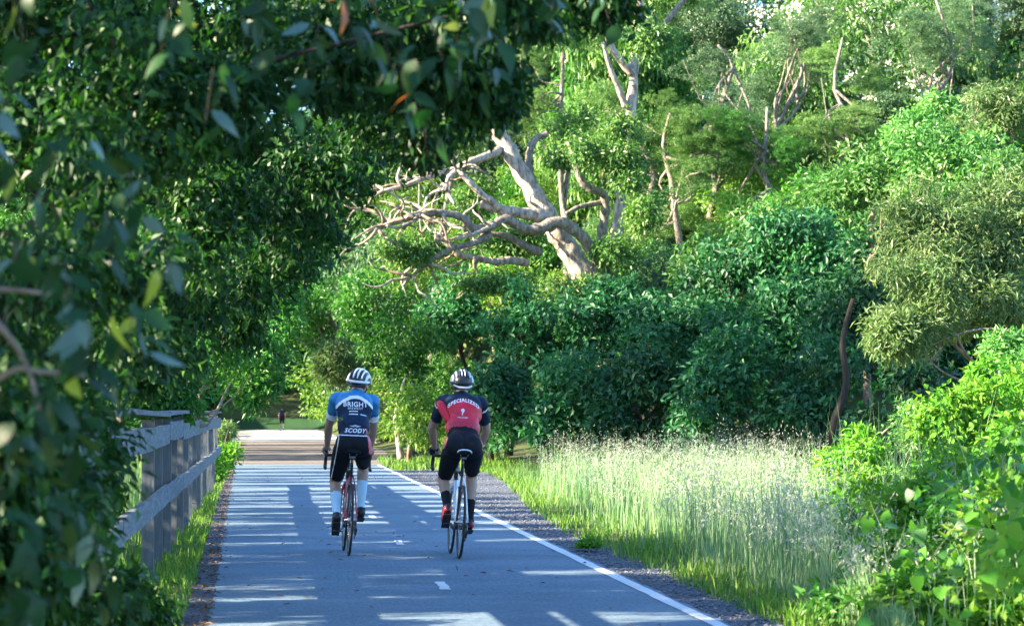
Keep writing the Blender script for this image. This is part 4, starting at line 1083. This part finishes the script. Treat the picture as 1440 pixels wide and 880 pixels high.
# left side trees beyond the fence, outside the picture: their crowns shade the path and the shrub row
def far_left():
    g = 'gums beyond the fence on the left'
    for i, (x, y, z, r, h) in enumerate([(-9, 48, 12.0, 3.2, 3.6), (-11, 56, 12.4, 3.4, 3.8), (-8.5, 63, 11.6, 3.2, 3.6), (-12, 70, 13, 3.4, 4), (-16, 52, 14, 3.2, 4), (-10, 41, 12.2, 2.8, 3.2), (-13, 60, 11.6, 3.4, 4), (-14, 66, 12, 3.4, 4), (-7.8, 56, 10.8, 2.6, 3), (-15, 74, 12.5, 3.2, 4)]):
        tree('gum_tree', 'tall gum with a high crown beyond the fence on the left', 'tree', g, [([x, y, z], [r, r, h * .8])], 'gum', base=(x, y, -.4), tr=.22, bark='bark_pale', lobes=7, dens=1.3, scale=1.9, limbs=5, world=True)
    for i, (x, y, z, r, h) in enumerate([(-9, 84, 6.5, 3.2, 4.5), (-7, 96, 6.0, 3.4, 4.5), (-8, 108, 6.5, 3.4, 5), (-6.5, 122, 6, 3.2, 5), (-5.6, 77, 3.6, 2.2, 3.2), (-6.2, 81, 4.2, 2.4, 3.6), (-5.8, 90, 4, 2.3, 3.5), (-6.4, 102, 4.2, 2.4, 3.6), (-6, 114, 4, 2.4, 3.6), (-5, 208, 5, 3, 4.6), (-9, 200, 8, 4, 7), (-10, 214, 9, 4.5, 8)]):
        tree('leafy_tree', 'dense leafy tree lining the left side of the far road', 'tree', 'leafy trees along the left of the far road', [([x, y, z], [r, r, h])], 'mid', base=(x, y, -.4), tr=.2, lobes=7, dens=1.15, scale=1.6, limbs=3, world=True)
far_left()
def saplings():  # unseen row added to break the sunlight on the path into streaks
    lab = 'slender unseen tree added behind the fence to dapple the path'; g = 'saplings added behind the fence to dapple the path'
    src = tree('shade_sapling', lab, 'tree', g, [([0, 0, 2.5], [.55, .6, 1.2]), ([.1, .3, 3.7], [.45, .5, .8]), ([-.2, -.3, 1.3], [.35, .4, .6])], 'mid', base=(0, 0, 0), tr=.05, dens=1.0, scale=.8, limbs=4, lobes=5, world=True)
    for i, (x, y, sc) in enumerate([(-6, 23.2, 1.0), (-6.4, 25.3, 1.15), (-5.6, 26.6, .8), (-6.3, 29.4, 1.1), (-5.8, 31.2, .9), (-6.6, 34.5, 1.2), (-5.8, 37.3, .95), (-6.2, 40.6, 1.15), (-5.9, 45.2, 1.0), (-6.5, 49, 1.2), (-5.7, 54.5, 1.0), (-6.3, 60, 1.2), (-7.2, 27.8, 1.2), (-7.5, 33, 1.3), (-7.1, 38.8, 1.2), (-7.6, 43, 1.3), (-7.3, 51.5, 1.3), (-7, 57, 1.2), (-7.4, 64, 1.3), (-7.2, 24.2, 1.3), (-5.4, 22.0, .8), (-5.2, 24.4, .7), (-6.9, 26.2, 1.2), (-8, 30, 1.4), (-5.6, 19.5, .9), (-6.5, 21, 1.1), (-7.4, 22.6, 1.3), (-6, 18, 1), (-8, 20, 1.4), (-8.4, 25, 1.4), (-7.8, 17, 1.3), (-9, 27.5, 1.5), (-9.2, 22.2, 1.5), (-5.3, 28, .7), (-8.2, 36, 1.4)]):
        if i == 0: o = src
        else:
            o = src.copy(); COL.objects.link(o)
            for ch in list(src.children): c = ch.copy(); COL.objects.link(c); c.parent = o
        o.location = (x, y, float(hgt(x, y))); o.rotation_euler = (0, 0, 1.7 * i); o.scale = (sc, sc, sc)
saplings()
for i, (x, y, z, r, h) in enumerate([(7, 225, 5, 4, 4.5), (1.5, 232, 8, 4, 4.5), (-5, 230, 8, 4, 5), (8.5, 212, 4, 3, 4.5), (-11, 222, 7, 4.5, 6), (3.8, 221, 4.6, 2.8, 3.4), (-2.2, 219, 5.6, 3, 3.6), (0.8, 226, 4.2, 2.6, 2.8), (5.8, 217, 6.2, 2.8, 3.6)]):
    tree('bank_shrub', ['dark shrub right of the walker on the far bank', 'dark shrub up the bank above the walker', 'dark shrub up the bank left of the walker', 'leafy shrub where the far road bends right', 'tree at the left end of the far bank', 'dark bush on the bank just right of the walker', 'dark bush on the bank just left of the walker', 'low dark bush on the bank straight above the walker', 'leafy bush overhanging the right end of the far road'][i], 'shrub', None, [([x, y, z], [r, r * .8, h])], 'dense', base=(x, y, float(hgt(x, y))), tr=.12, lobes=6, dens=.7, scale=1.8, limbs=3, world=True)

# ------------------------------------------------------------------ thicket that closes the slope: a few shrubs, copied
def dup(root, loc, rz, sc=1.0, label=None, group=None):
    r = root.copy(); COL.objects.link(r); r.location = loc; r.rotation_euler = (0, 0, rz); r.scale = (sc * rng.uniform(.8, 1.15), sc * rng.uniform(.8, 1.15), sc * (rng.uniform(.9, 1.7) if loc[1] > 104 else rng.uniform(.8, 1.15)))
    if label: r['label'] = label
    if group: r['group'] = group
    for ch in list(root.children):
        c = ch.copy(); COL.objects.link(c); c.parent = r
    return r
GT = 'undergrowth shrubs filling the slope between the gums'
proto = []
for i, (kd, r, lb) in enumerate([('yellow', 2.3, 'yellow green undergrowth shrub on the wooded slope'), ('gum', 2.6, 'olive undergrowth shrub on the wooded slope'), ('mid', 2.2, 'mid green undergrowth shrub on the wooded slope'),
                                  ('grey', 2.8, 'grey green undergrowth tree on the wooded slope'), ('dense', 2.1, 'dark undergrowth shrub at the foot of the slope')]):
    proto.append(tree('undergrowth_shrub', lb, 'shrub', GT, [([0, 0, r * .95], [r, r, r * 1.0])], kd, base=(0, 0, 0), tr=.08, lobes=9, dens=1.75, scale=1.25, limbs=3, world=True))
used = set()
def put(k, x, y, sc, dz=0.0):
    loc = (x, y, float(hgt(x, y)) - .15 + dz); rz = rng.uniform(0, 6.28)
    if 73 < y < 104 and 4 < x < 13 + (y - 76) * .05: sc = sc * .62
    if k not in used:
        used.add(k); o = proto[k]; o.location = loc; o.rotation_euler = (0, 0, rz); o.scale = (sc, sc, sc)
    else: o = dup(proto[k], loc, rz, sc)
    px = 375 + x / y * F
    where = 'on the bank at the far end of the road' if y > 205 else 'left of the far road' if x < 0 else 'right of the far road' if px < 560 else 'around the leaning gum' if px < 900 and y < 104 else 'high behind the leaning gum' if px < 900 else \
        'just above the dark shrub row' if px < 1150 and y < 104 else 'high above the dark shrub row' if px < 1150 else 'behind the feathery tree' if y < 104 else 'high on the slope at the right'
    o['label'] = ('yellow green', 'olive', 'mid green', 'tall grey green', 'dark')[k] + ' undergrowth shrub ' + where
for y, step in ((76, 3.4), (84, 3.6), (92, 3.8), (102, 4.2), (114, 4.6), (128, 5.2), (146, 6.0), (166, 7.0)):
    xa = {76: 9.0, 84: 8.0, 92: 6.5, 102: 6.5}.get(y, 6.0); xb = (1440 - 375) / F * y * 1.04 + 2
    x = xa
    while x < xb:
        k = int(rng.choice([0, 1, 2, 3, 4], p=[.28, .28, .14, .26, .04] if y > 80 else [.1, .2, .2, .05, .45]))
        put(k, x + rng.uniform(-.8, .8), y + rng.uniform(-2.2, 2.2), rng.uniform(.8, 1.3) * (1.0 if y < 110 else 1.35)); x += step * rng.uniform(.75, 1.2)
for x, y, k, sc in [(5.3, 74, 0, .55), (6.5, 80, 2, .9), (5.0, 88, 2, .8), (6.2, 97, 2, 1.1), (4.9, 108, 0, .8), (6.3, 120, 2, 1.2), (5.8, 133, 2, 1.3), (6.2, 150, 4, 1.4), (6.8, 168, 2, 1.5), (7.4, 186, 4, 1.5), (-2.6, 84, 2, .55), (-3.3, 96, 2, .8), (-4, 110, 4, .9), (-5.2, 130, 2, 1.1), (-5.5, 150, 4, 1.2), (-6, 175, 2, 1.3),
                    (-9, 238, 2, 2.2), (0, 246, 4, 2.4), (8, 242, 2, 2.4), (15, 236, 4, 2.2), (-18, 240, 4, 2.4), (4, 256, 2, 3), (-6, 258, 4, 3), (-1, 231, 4, 1.5), (2.4, 234, 4, 1.7), (-4, 227, 4, 1.4), (5, 229, 4, 1.5), (0.5, 239, 4, 2), (-2.5, 236, 2, 1.7), (4.2, 240, 4, 2)]: put(k, x, y, sc)
# small bushes at the end of the fence
tree('fence_bush', 'small green bush at the far end of the fence by the path edge', 'shrub', None, [(312, 640, 54, 17, 26, .35), (300, 655, 50, 12, 18, .25)], 'weed', tr=.02, dens=1.6, limbs=2, lobes=5)
tree('fence_bush', 'pale flowering bush just behind the far end of the fence', 'shrub', None, [(318, 606, 60, 13, 20, .3)], 'feather', tr=.02, dens=1.2, limbs=2, lobes=5, scale=.6)

# ------------------------------------------------------------------ weeds and vines at lower right
WR_ = [((1215, 640, 33, 62, 44), 'weed', 'low green weed at the left front of the weedy bank'), ((1300, 610, 34, 80, 50), 'bright', 'green weed clump below the dead arching branches'), ((1410, 560, 31, 70, 70), 'weed', 'tall lit weed mass at the right edge below the feathery tree'), ((1432, 510, 33, 46, 56), 'bright', 'tall leafy shoots at the right edge under the bare branches'),
       ((1240, 720, 25, 60, 60), 'weed', 'yellow green fern like weed beside the tall grass'), ((1330, 690, 25, 80, 60), 'weed', 'broad leafy weed in the middle of the weedy bank'), ((1420, 660, 23, 60, 90), 'weed', 'rank green weed at the right edge'),
       ((1280, 810, 20, 60, 60), 'weed', 'dark low weed at the foot of the bank near the bottom'), ((1385, 760, 19, 80, 80), 'mid', 'shaded leafy weed behind the yellow vine'), ((1215, 800, 22, 40, 40), 'weed', 'small weed at the edge of the tall grass'),
       ((1430, 850, 17, 70, 60), 'mid', 'dark green leafy weed in the bottom right corner'), ((1180, 680, 36, 30, 30), 'bright', 'small bright weed behind the seed heads'), ((1290, 740, 21.5, 70, 70), 'weed', 'leafy weed between the fern like weed and the vines'), ((1340, 840, 18, 70, 60), 'weed', 'green weed below the vines near the bottom edge'), ((1360, 600, 28, 70, 60), 'weed', 'pale green weed mound below the feathery tree'), ((1210, 700, 29, 46, 50), 'weed', 'yellowish weed at the right end of the seed heads'), ((1430, 760, 16.5, 60, 90), 'weed', 'tall green weed behind the vine at the right edge'), ((1200, 770, 24, 44, 60), 'weed', 'feathery green weed growing out of the tall grass edge'), ((1245, 850, 19, 56, 46), 'mid', 'dark green weed at the bottom edge right of the grass'), ((1190, 860, 20, 34, 34), 'weed', 'low green weed at the bottom beside the grass'), ((1300, 850, 16.3, 80, 50), 'weed', 'bright weed at the bottom edge in front of the vine stems'), ((1400, 872, 15.6, 80, 46), 'weed', 'green weed in the very corner below the vine'), ((1225, 872, 17, 50, 34), 'mid', 'small shaded weed at the bottom right of the grass'), ((1300, 680, 30, 60, 50), 'mid', 'shaded weed between the two bright weed mounds')]
for b, kd, lb in WR_: tree('weed_bush', lb, 'weed', 'weeds on the right hand bank', [b], kd, tr=.012, dens=1.5, limbs=4, lobes=8, scale=1.0 if kd == 'weed' else .62)

def leaf_mesh(name, L, Wd, mat, shape='ovate', bend=.2, fold=.1):
    K = 5; V = []; Fs = []
    for i in range(K + 1):
        t = i / K
        w = Wd * .5 * (math.sin(math.pi * t ** .75) if shape == 'ovate' else (math.sin(math.pi * min(1, t * .62 + .38)) ** .8))
        if i == K: w = 0.0005
        z = -bend * L * t * t
        V += [(-w, L * t, z + fold * w), (0, L * t, z), (w, L * t, z + fold * w)]
    for i in range(K):
        for q in range(2): Fs.append((3 * i + q, 3 * i + q + 1, 3 * i + 4 + q, 3 * i + 3 + q))
    me = bpy.data.meshes.new(name); me.from_pydata(V, [], Fs); me.materials.append(M[mat])
    me.polygons.foreach_set('use_smooth', [True] * len(Fs)); return me

def place_leaf(me, root, p, ax, nr, s=1.0, name='leaf'):
    ax = Vector(ax).normalized(); nr = Vector(nr); nr = (nr - ax * nr.dot(ax)).normalized(); x = ax.cross(nr)
    o = link(name, me, root); Mx = Matrix((x, ax, nr)).transposed().to_4x4(); Mx = Matrix.Translation(Vector(p) - root.location) @ Mx @ Matrix.Scale(s, 4)
    o.matrix_basis = Mx; return o

# yellow green vine close to the camera at lower right
def vine(label, stems, leaves, seed, mats, Lf, spread=.07):
    rr = random.Random(seed); p0 = P(*stems[0][0]); root = empty('vine', p0); tag(root, label, 'vine')
    mv = [leaf_mesh('vine_leaf', Lf * a, Lf * b, mt, 'heart', bd) for a, b, bd in ((1, .95, .15), (.9, .8, .3), (1.05, .9, .05)) for mt in mats]
    for st in stems:
        pts = cr([P(*q) for q in st], 5); m = MB(); m.tube(pts, lin(.004, .002, len(pts)), 5); m.build('stem', M['stem'], root, loc=-p0)
        for k in range(leaves):
            c = pts[rr.randrange(len(pts))]; p = c + Vector((rr.gauss(0, spread), rr.gauss(0, spread * 1.6), rr.gauss(0, spread)))
            ax = Vector((rr.gauss(0, .6), rr.gauss(-.2, .5), rr.gauss(-.35, .5))); nr = Vector((rr.gauss(-.3, .5), rr.gauss(-.5, .5), rr.gauss(.8, .4)))
            place_leaf(rr.choice(mv), root, p, ax, nr, rr.uniform(.55, 1.15))
vine('sunlit yellow green vine with broad leaves at the bottom right corner', [[(1445, 700, 13.2), (1410, 745, 13), (1380, 790, 12.9), (1350, 830, 12.8), (1335, 860, 12.8)], [(1445, 760, 13.3), (1420, 800, 13.2), (1400, 840, 13.1)], [(1450, 720, 13.5), (1400, 760, 13.5), (1370, 770, 13.4)]], 42, 3, ['vine', 'vine', 'weed'], .085)
vine('shaded blue green vine leaves hanging over the weeds at the right', [[(1440, 590, 15.5), (1390, 640, 15), (1330, 690, 14.6), (1290, 740, 14.4), (1255, 790, 14.2)], [(1440, 640, 15.2), (1380, 700, 15), (1320, 770, 14.8), (1280, 830, 14.6)], [(1440, 690, 15), (1390, 730, 14.8), (1350, 790, 14.6)]], 40, 8, ['mid', 'mid', 'bright', 'weed', 'bright', 'weed', 'mid', 'weed'], .08, .13)

# ------------------------------------------------------------------ grasses
def blades(n, xf, yr, hmin, hmax, wd, lean, mat, name, seg=1, hfun=None, tail=0.0):
    y = yr[0] + (yr[1] - yr[0]) * rng.random(n) ** 1.35
    x = np.array([rng.uniform(*xf(v)) for v in y])
    if tail: q = rng.random(n) < .2; x = x + q * np.abs(rng.normal(size=n)) * tail
    # clumping
    cl = .5 + .5 * np.sin(x * 3.1 + np.sin(y * 1.3) * 2) * np.sin(y * 2.3 + x)
    cl = np.clip(cl * .75 + .25 * (np.sin(x * 7.3 + y * 1.9) * np.sin(y * 3.7 - x * 2.1) + .5), 0, 1); keep = rng.random(n) < .22 + .78 * cl; x = x[keep]; y = y[keep]; cl = cl[keep]; n = len(x)
    h = rng.uniform(hmin, hmax, n) * (.5 + .7 * cl) * np.where(rng.random(n) < .05, 1.25, 1)
    if hfun is not None: h = h * hfun(x, y)
    z = hgt(x, y) - .01
    a = rng.uniform(0, 2 * np.pi, n); ln = rng.uniform(.1, 1, n) * lean
    dx = np.cos(a) * ln * h; dy = np.sin(a) * ln * h
    w = rng.uniform(0, np.pi, n); wx = np.cos(w) * wd / 2; wy = np.sin(w) * wd / 2
    b = np.stack([x, y, z], -1); W3 = np.stack([wx, wy, 0 * wx], -1); m = b + np.stack([dx * .35, dy * .35, h * .6], -1); t = b + np.stack([dx, dy, h * .98 - .25 * ln * h], -1)
    V = np.stack([b - W3, b + W3, m + W3 * .75, m - W3 * .75, t], 1).reshape(-1, 3)
    o = np.arange(n)[:, None] * 5
    Fc = np.concatenate([o + [0, 1, 2], o + [0, 2, 3], o + [3, 2, 4]], 1).reshape(-1, 3)
    ob = link(name, mesh_np(name, V, Fc, M[mat])); ob['kind'] = 'stuff'; return ob, np.stack([x, y, z + h * .9], -1), np.stack([dx, dy, h], -1)

# left verge, between path and fence and beyond it
blades(15000, lambda y: (-1.25, xl(y) - .16), (14, 74), .05, .17, .012, .8, 'grass', 'verge_grass')
blades(14000, lambda y: (-5.5 if y > 22 else -4, -1.0), (15, 72), .12, .45, .014, .7, 'grass', 'field_grass')
blades(2600, lambda y: (-3.2, -1.3), (22, 48), .5, 1.05, .008, .45, 'tall', 'field_tall_grass')
# right verge
blades(16000, lambda y: (xg(y) - .05, xg(y) + .7 + .02 * y), (14, 66), .06, .2, .012, .8, 'grass', 'verge_grass')
blades(2600, lambda y: (2.9 + .01 * (y - 64), 6.4), (63, 76), .08, .28, .03, .7, 'grass', 'verge_grass')
edge = lambda x, y: np.clip((x - np.interp(y, [14, 30, 40, 52, 66], [3.45, 3.65, 3.95, 4.9, 5.6])) / .55, .3, 1)
ob, tip, dv = blades(12500, lambda y: (np.interp(y, [14, 30, 40, 52, 66], [3.55, 3.7, 4.0, 4.9, 5.6]), np.interp(y, [15, 18, 24, 40, 60], [3.6, 3.95, 5.0, 8.4, 11])), (15, 60), .45, .95, .009, .35, 'tall', 'tall_grass', hfun=edge, tail=.9)
blades(1500, lambda y: (np.interp(y, [16, 24, 36], [4.6, 5.6, 7.0]), np.interp(y, [16, 24, 36], [5.4, 7.6, 11.5])), (16, 38), .9, 1.7, .011, .4, 'tall', 'weed_stalks')
# drooping oat seed heads on the tall stalks
sel = (rng.random(len(tip)) < .6) & (dv[:, 2] > .42); tp = tip[sel]; dd = dv[sel]; n = len(tp); k = 7
hh = np.linalg.norm(dd, axis=1)
st = tp[:, None] + dd[:, None] * rng.uniform(-.16, .14, (n, k, 1)) + rng.normal(size=(n, k, 3)) * np.array([.035, .035, .02])
st = st.reshape(-1, 3); V, Fc = leafgeo(st, rng.normal(size=st.shape) * .5 + np.array([0, 0, -.6]), rng.normal(size=st.shape), np.full(len(st), .038) * rng.uniform(.7, 1.3, len(st)), np.full(len(st), .010))
o = link('grass_seed_heads', mesh_np('grass_seed_heads', V, Fc, M['seed'])); o['kind'] = 'stuff'

# gravel stones and leaf litter
def scatter(name, mat, n, xf, yr, s0, s1, flat=.6, z0=0.0):
    y = yr[0] + (yr[1] - yr[0]) * rng.random(n) ** 1.5; x = np.array([rng.uniform(*xf(v)) for v in y]); s = rng.uniform(s0, s1, n)
    base = np.array([(1, 0, 0), (-1, 0, 0), (0, 1, 0), (0, -1, 0), (0, 0, 1), (0, 0, -1)], float)
    Vv = base[None] * rng.uniform(.6, 1.2, (n, 6, 3)) ; a = rng.uniform(0, 6.28, n); c, d = np.cos(a), np.sin(a)
    X = Vv[..., 0] * c[:, None] - Vv[..., 1] * d[:, None]; Y = Vv[..., 0] * d[:, None] + Vv[..., 1] * c[:, None]
    Vv = np.stack([X, Y, Vv[..., 2] * flat], -1) * s[:, None, None] + np.stack([x, y, z0 + s * flat * .3], -1)[:, None]
    f = np.array([(0, 2, 4), (2, 1, 4), (1, 3, 4), (3, 0, 4), (2, 0, 5), (1, 2, 5), (3, 1, 5), (0, 3, 5)])
    Fc = (np.arange(n)[:, None, None] * 6 + f[None]).reshape(-1, 3)
    o = link(name, mesh_np(name, Vv.reshape(-1, 3), Fc, M[mat])); o['kind'] = 'stuff'
scatter('gravel_stones', 'stone', 5200, lambda y: (XR + .09, xg(y) + .12), (14, 66), .006, .022)
scatter('gravel_stones', 'stone', 1200, lambda y: (xl(y) - .26, xl(y) + .02), (14, 60), .005, .016)
n = 2600; y = 14 + 50 * rng.random(n) ** 1.4; x = np.where(rng.random(n) < .7, xl(y) - np.abs(rng.normal(size=n)) * .22 + .05, rng.uniform(-.5, 3.4, n)); kp = (x < xl(y)) | (rng.random(n) < .22); x = x[kp]; y = y[kp]; n = len(x)
V, Fc = leafgeo(np.stack([x, y, np.full(n, .012)], -1), rng.normal(size=(n, 3)) * np.array([1, 1, .1]), rng.normal(size=(n, 3)) * .25 + np.array([0, 0, 1]), rng.uniform(.03, .075, n), rng.uniform(.014, .03, n))
o = link('leaf_litter', mesh_np('leaf_litter', V, Fc, M['litter'])); o['kind'] = 'stuff'
tree('grass_tuft', 'small green weed tuft growing in the gravel beside the white line', 'weed', None, [([3.13, 26.2, .06], [.12, .14, .07])], 'weed', base=(3.13, 26.2, 0), tr=.004, world=True, scale=.5, lobes=3, limbs=1)

# ------------------------------------------------------------------ overhanging tree close on the left
def near_tree():
    base = (-2.7, 15.5, -.1); root = empty('overhanging_tree', base); tag(root, 'dark glossy leaved tree overhanging the fence and path, filling the left foreground', 'tree')
    bl = [(420, 320, 20, 62, 66, .9), (345, 400, 20, 66, 80, .9), (470, 230, 19, 74, 70, .8), (535, 165, 17, 64, 66, .7), (300, 300, 17, 100, 110, .8), (255, 455, 18, 64, 90, .8), (186, 510, 16.5, 50, 46, .5),
          (590, 70, 13, 95, 74, .6), (700, 8, 12, 100, 46, .5), (830, -6, 14, 62, 30, .5), (430, 80, 13, 140, 110, .7), (210, 130, 12.5, 170, 140, .7), (80, 340, 11, 140, 180, .6), (165, 430, 12, 100, 130, .6), (36, 590, 11, 112, 130, .6), (52, 745, 12, 84, 110, .5), (100, 640, 14, 36, 60, .5), (138, 842, 13, 34, 32, .3), (40, 850, 11, 110, 70, .4), (688, 110, 13, 16, 60, .2), (600, 170, 14, 22, 50, .25),
          (92, 640, 16, 46, 90, .5), (230, 130, 17, 70, 60, .6), (250, 120, 21, 90, 70, .8), (70, 620, 14, 110, 130, .5), (40, 800, 14.5, 90, 110, .5), (120, 700, 17, 22, 40, .3), (170, 866, 15, 40, 20, .3), (20, 600, 9, 60, 90, .4), (15, 760, 9, 70, 100, .4), (60, 700, 10, 60, 70, .4), (60, 60, 20, 150, 110, 1), (60, 20, 14, 120, 70, .6), (20, 150, 13, 90, 90, .5), (330, 20, 15, 130, 60, .6), (480, 130, 16, 80, 80, .6), (250, 40, 20, 160, 80, 1), (520, 30, 20, 140, 70, 1), (60, 450, 20, 110, 170, 1.0), (150, 200, 22, 160, 160, 1.2), (330, 150, 23, 150, 140, 1.2)]
    B = [pblob(b) for b in bl]
    L = []
    for c, r in B: L += sub_blobs(c, r, 6)
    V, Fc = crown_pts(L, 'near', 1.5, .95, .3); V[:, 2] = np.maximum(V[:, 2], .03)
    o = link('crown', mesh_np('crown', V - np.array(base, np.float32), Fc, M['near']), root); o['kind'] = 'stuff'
    # unseen upper canopy; lobes added to shade the path, riders and near leaves
    up = [([x, y, z], [1.5, 1.8, .8]) for x, y, z in [(-3.4, 12, 4.6), (-2.6, 16, 5.2), (-1.2, 13, 4.9), (-.6, 17, 5.2), (.6, 12.5, 4.8), (-3.8, 19, 5.0), (-2.0, 20, 5.2), (-4.2, 14.5, 3.4), (-3.9, 9.5, 3.6), (-1.6, 8.5, 4.0), (-4.4, 18, 2.6), (-5.0, 22, 4.4), (-3.6, 22.5, 5.2), (-5.2, 17, 4.2), (-5.4, 24.9, 4.0), (-7, 24.4, 4.8), (-5.0, 26.2, 4.3), (-3.6, 6.2, 3.2), (-3.7, 4.0, 2.8), (-3.9, 8.2, 3.3), (-3.4, 7.0, 2.2), (-3.3, 4.8, 1.8), (-2.6, 5.5, 4.2)]]
    L2 = []
    for c, r in up: L2 += sub_blobs(c, r, 5)
    V, Fc = crown_pts(L2, 'near', .9, 2.1, .4); o = link('shade_crown', mesh_np('shade_crown', V - np.array(base, np.float32), Fc, M['near']), root); o['kind'] = 'stuff'
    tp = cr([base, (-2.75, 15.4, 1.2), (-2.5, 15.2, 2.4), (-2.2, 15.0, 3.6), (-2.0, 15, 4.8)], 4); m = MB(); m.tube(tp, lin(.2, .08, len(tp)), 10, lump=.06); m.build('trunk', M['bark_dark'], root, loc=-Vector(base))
    for k in range(16):
        c, r = B[rng.integers(0, len(B))]; st = tp[rng.integers(5, len(tp))]; q = wob(st, Vector(c), 4, .06); m = MB(); m.tube(q, lin(.03, .006, len(q)), 6, lump=.05); m.build('limb', M['bark_dark'], root, loc=-Vector(base))
    for a, b2, c2, d2 in [((-40, 420, 6.2), (10, 470, 6.1), (40, 520, 6.1), (55, 575, 6.0)), ((-40, 560, 6.3), (20, 520, 6.2), (60, 523, 6.2), (120, 528, 6.2)), ((-40, 405, 7), (20, 408, 7), (60, 412, 7), (100, 416, 7))]:
        q = cr([P(*a), P(*b2), P(*c2), P(*d2)], 4); m = MB(); m.tube(q, lin(.009, .004, len(q)), 6, lump=.08); m.build('twig', M['bark'], root, loc=-Vector(base))
    rr = random.Random(21); root.location = base
    vs = {mt: [leaf_mesh('leaf', 1.0, wv, mt, 'ovate', bd, .12) for wv, bd in ((.42, .25), (.55, .1), (.36, .5), (.6, .45), (.48, -.2))] for mt in ('near', 'near_grey', 'near_yellow', 'near_orange')}
    nleaf = 0
    def spray(px, py, D, n, sp, L0, down=.7, grey=.16):
        nonlocal nleaf
        c = P(px, py, D); s = D / F
        a = rr.uniform(0, 6.28); tw = [c + Vector((0, 0, sp * s * 1.1)), c + Vector((math.cos(a) * sp * s * .3, rr.uniform(-.1, .1), sp * s * .2)), c + Vector((math.cos(a) * sp * s * .5, rr.uniform(-.15, .15), -sp * s * .8))]
        q = cr(tw, 5); m = MB(); m.tube(q, lin(.0022, .0012, len(q)), 5); m.build('twig', M['bark_dark'], root, loc=-Vector(base))
        for i in range(n):
            p = q[int(i / n * (len(q) - 1))] + Vector((rr.gauss(0, sp * s * .28), rr.gauss(0, .12), rr.gauss(0, sp * s * .28)))
            u = rr.random(); mt = 'near_grey' if u < grey else 'near_yellow' if u < grey + .05 else 'near_orange' if u < grey + .075 and px > 300 else 'near'
            ax = Vector((rr.gauss(0, .6), rr.gauss(0, .4), -down + rr.gauss(0, .35))); nr = Vector((rr.gauss(.2, .6), rr.gauss(-.4, .5), rr.gauss(.6, .4)))
            place_leaf(rr.choice(vs[mt]), root, p, ax, nr, L0 * rr.uniform(.5, 1.15)); nleaf += 1
    for px, py, D, n, sp in [(20, 60, 6.2, 10, 60), (20, 190, 6, 12, 70), (90, 250, 6.4, 11, 60), (180, 270, 6.8, 10, 50), (150, 340, 6.6, 9, 40), (240, 370, 6.5, 7, 36), (40, 330, 6.3, 12, 60), (90, 420, 6.2, 12, 50), (110, 500, 6.2, 14, 46), (60, 590, 6, 11, 46), (110, 640, 6.5, 10, 50), (20, 680, 6, 12, 60), (80, 760, 6.8, 12, 60), (190, 480, 7.2, 9, 44), (30, 820, 6.4, 10, 50), (130, 800, 7.6, 9, 44),
                             (300, 150, 7.6, 9, 50), (250, 50, 7.2, 11, 60), (360, 60, 7.8, 10, 60), (450, 100, 8, 11, 60), (520, 50, 8.2, 11, 60), (560, 130, 8.4, 12, 55), (600, 60, 8.4, 12, 55), (650, 50, 8.6, 12, 46), (690, 90, 8.8, 11, 40), (590, 190, 8.8, 9, 36), (700, 20, 9, 12, 46), (780, 10, 10, 11, 44), (850, 15, 10.5, 10, 40), (480, 30, 8, 8, 50)]:
        spray(px, py, D, n, sp, .09 if D < 7 else .1)
near_tree()
tree('roadside_tree', 'fresh green small tree hanging over the far part of the fence', 'tree', None, [(300, 470, 34, 84, 74, .8), (350, 520, 36, 40, 60, .6), (230, 540, 30, 60, 44, .5), (380, 430, 38, 50, 46, .7)], 'mid', base=(-2.4, 34, -.1), tr=.07, dens=1.3, scale=.75, limbs=6, lobes=8)
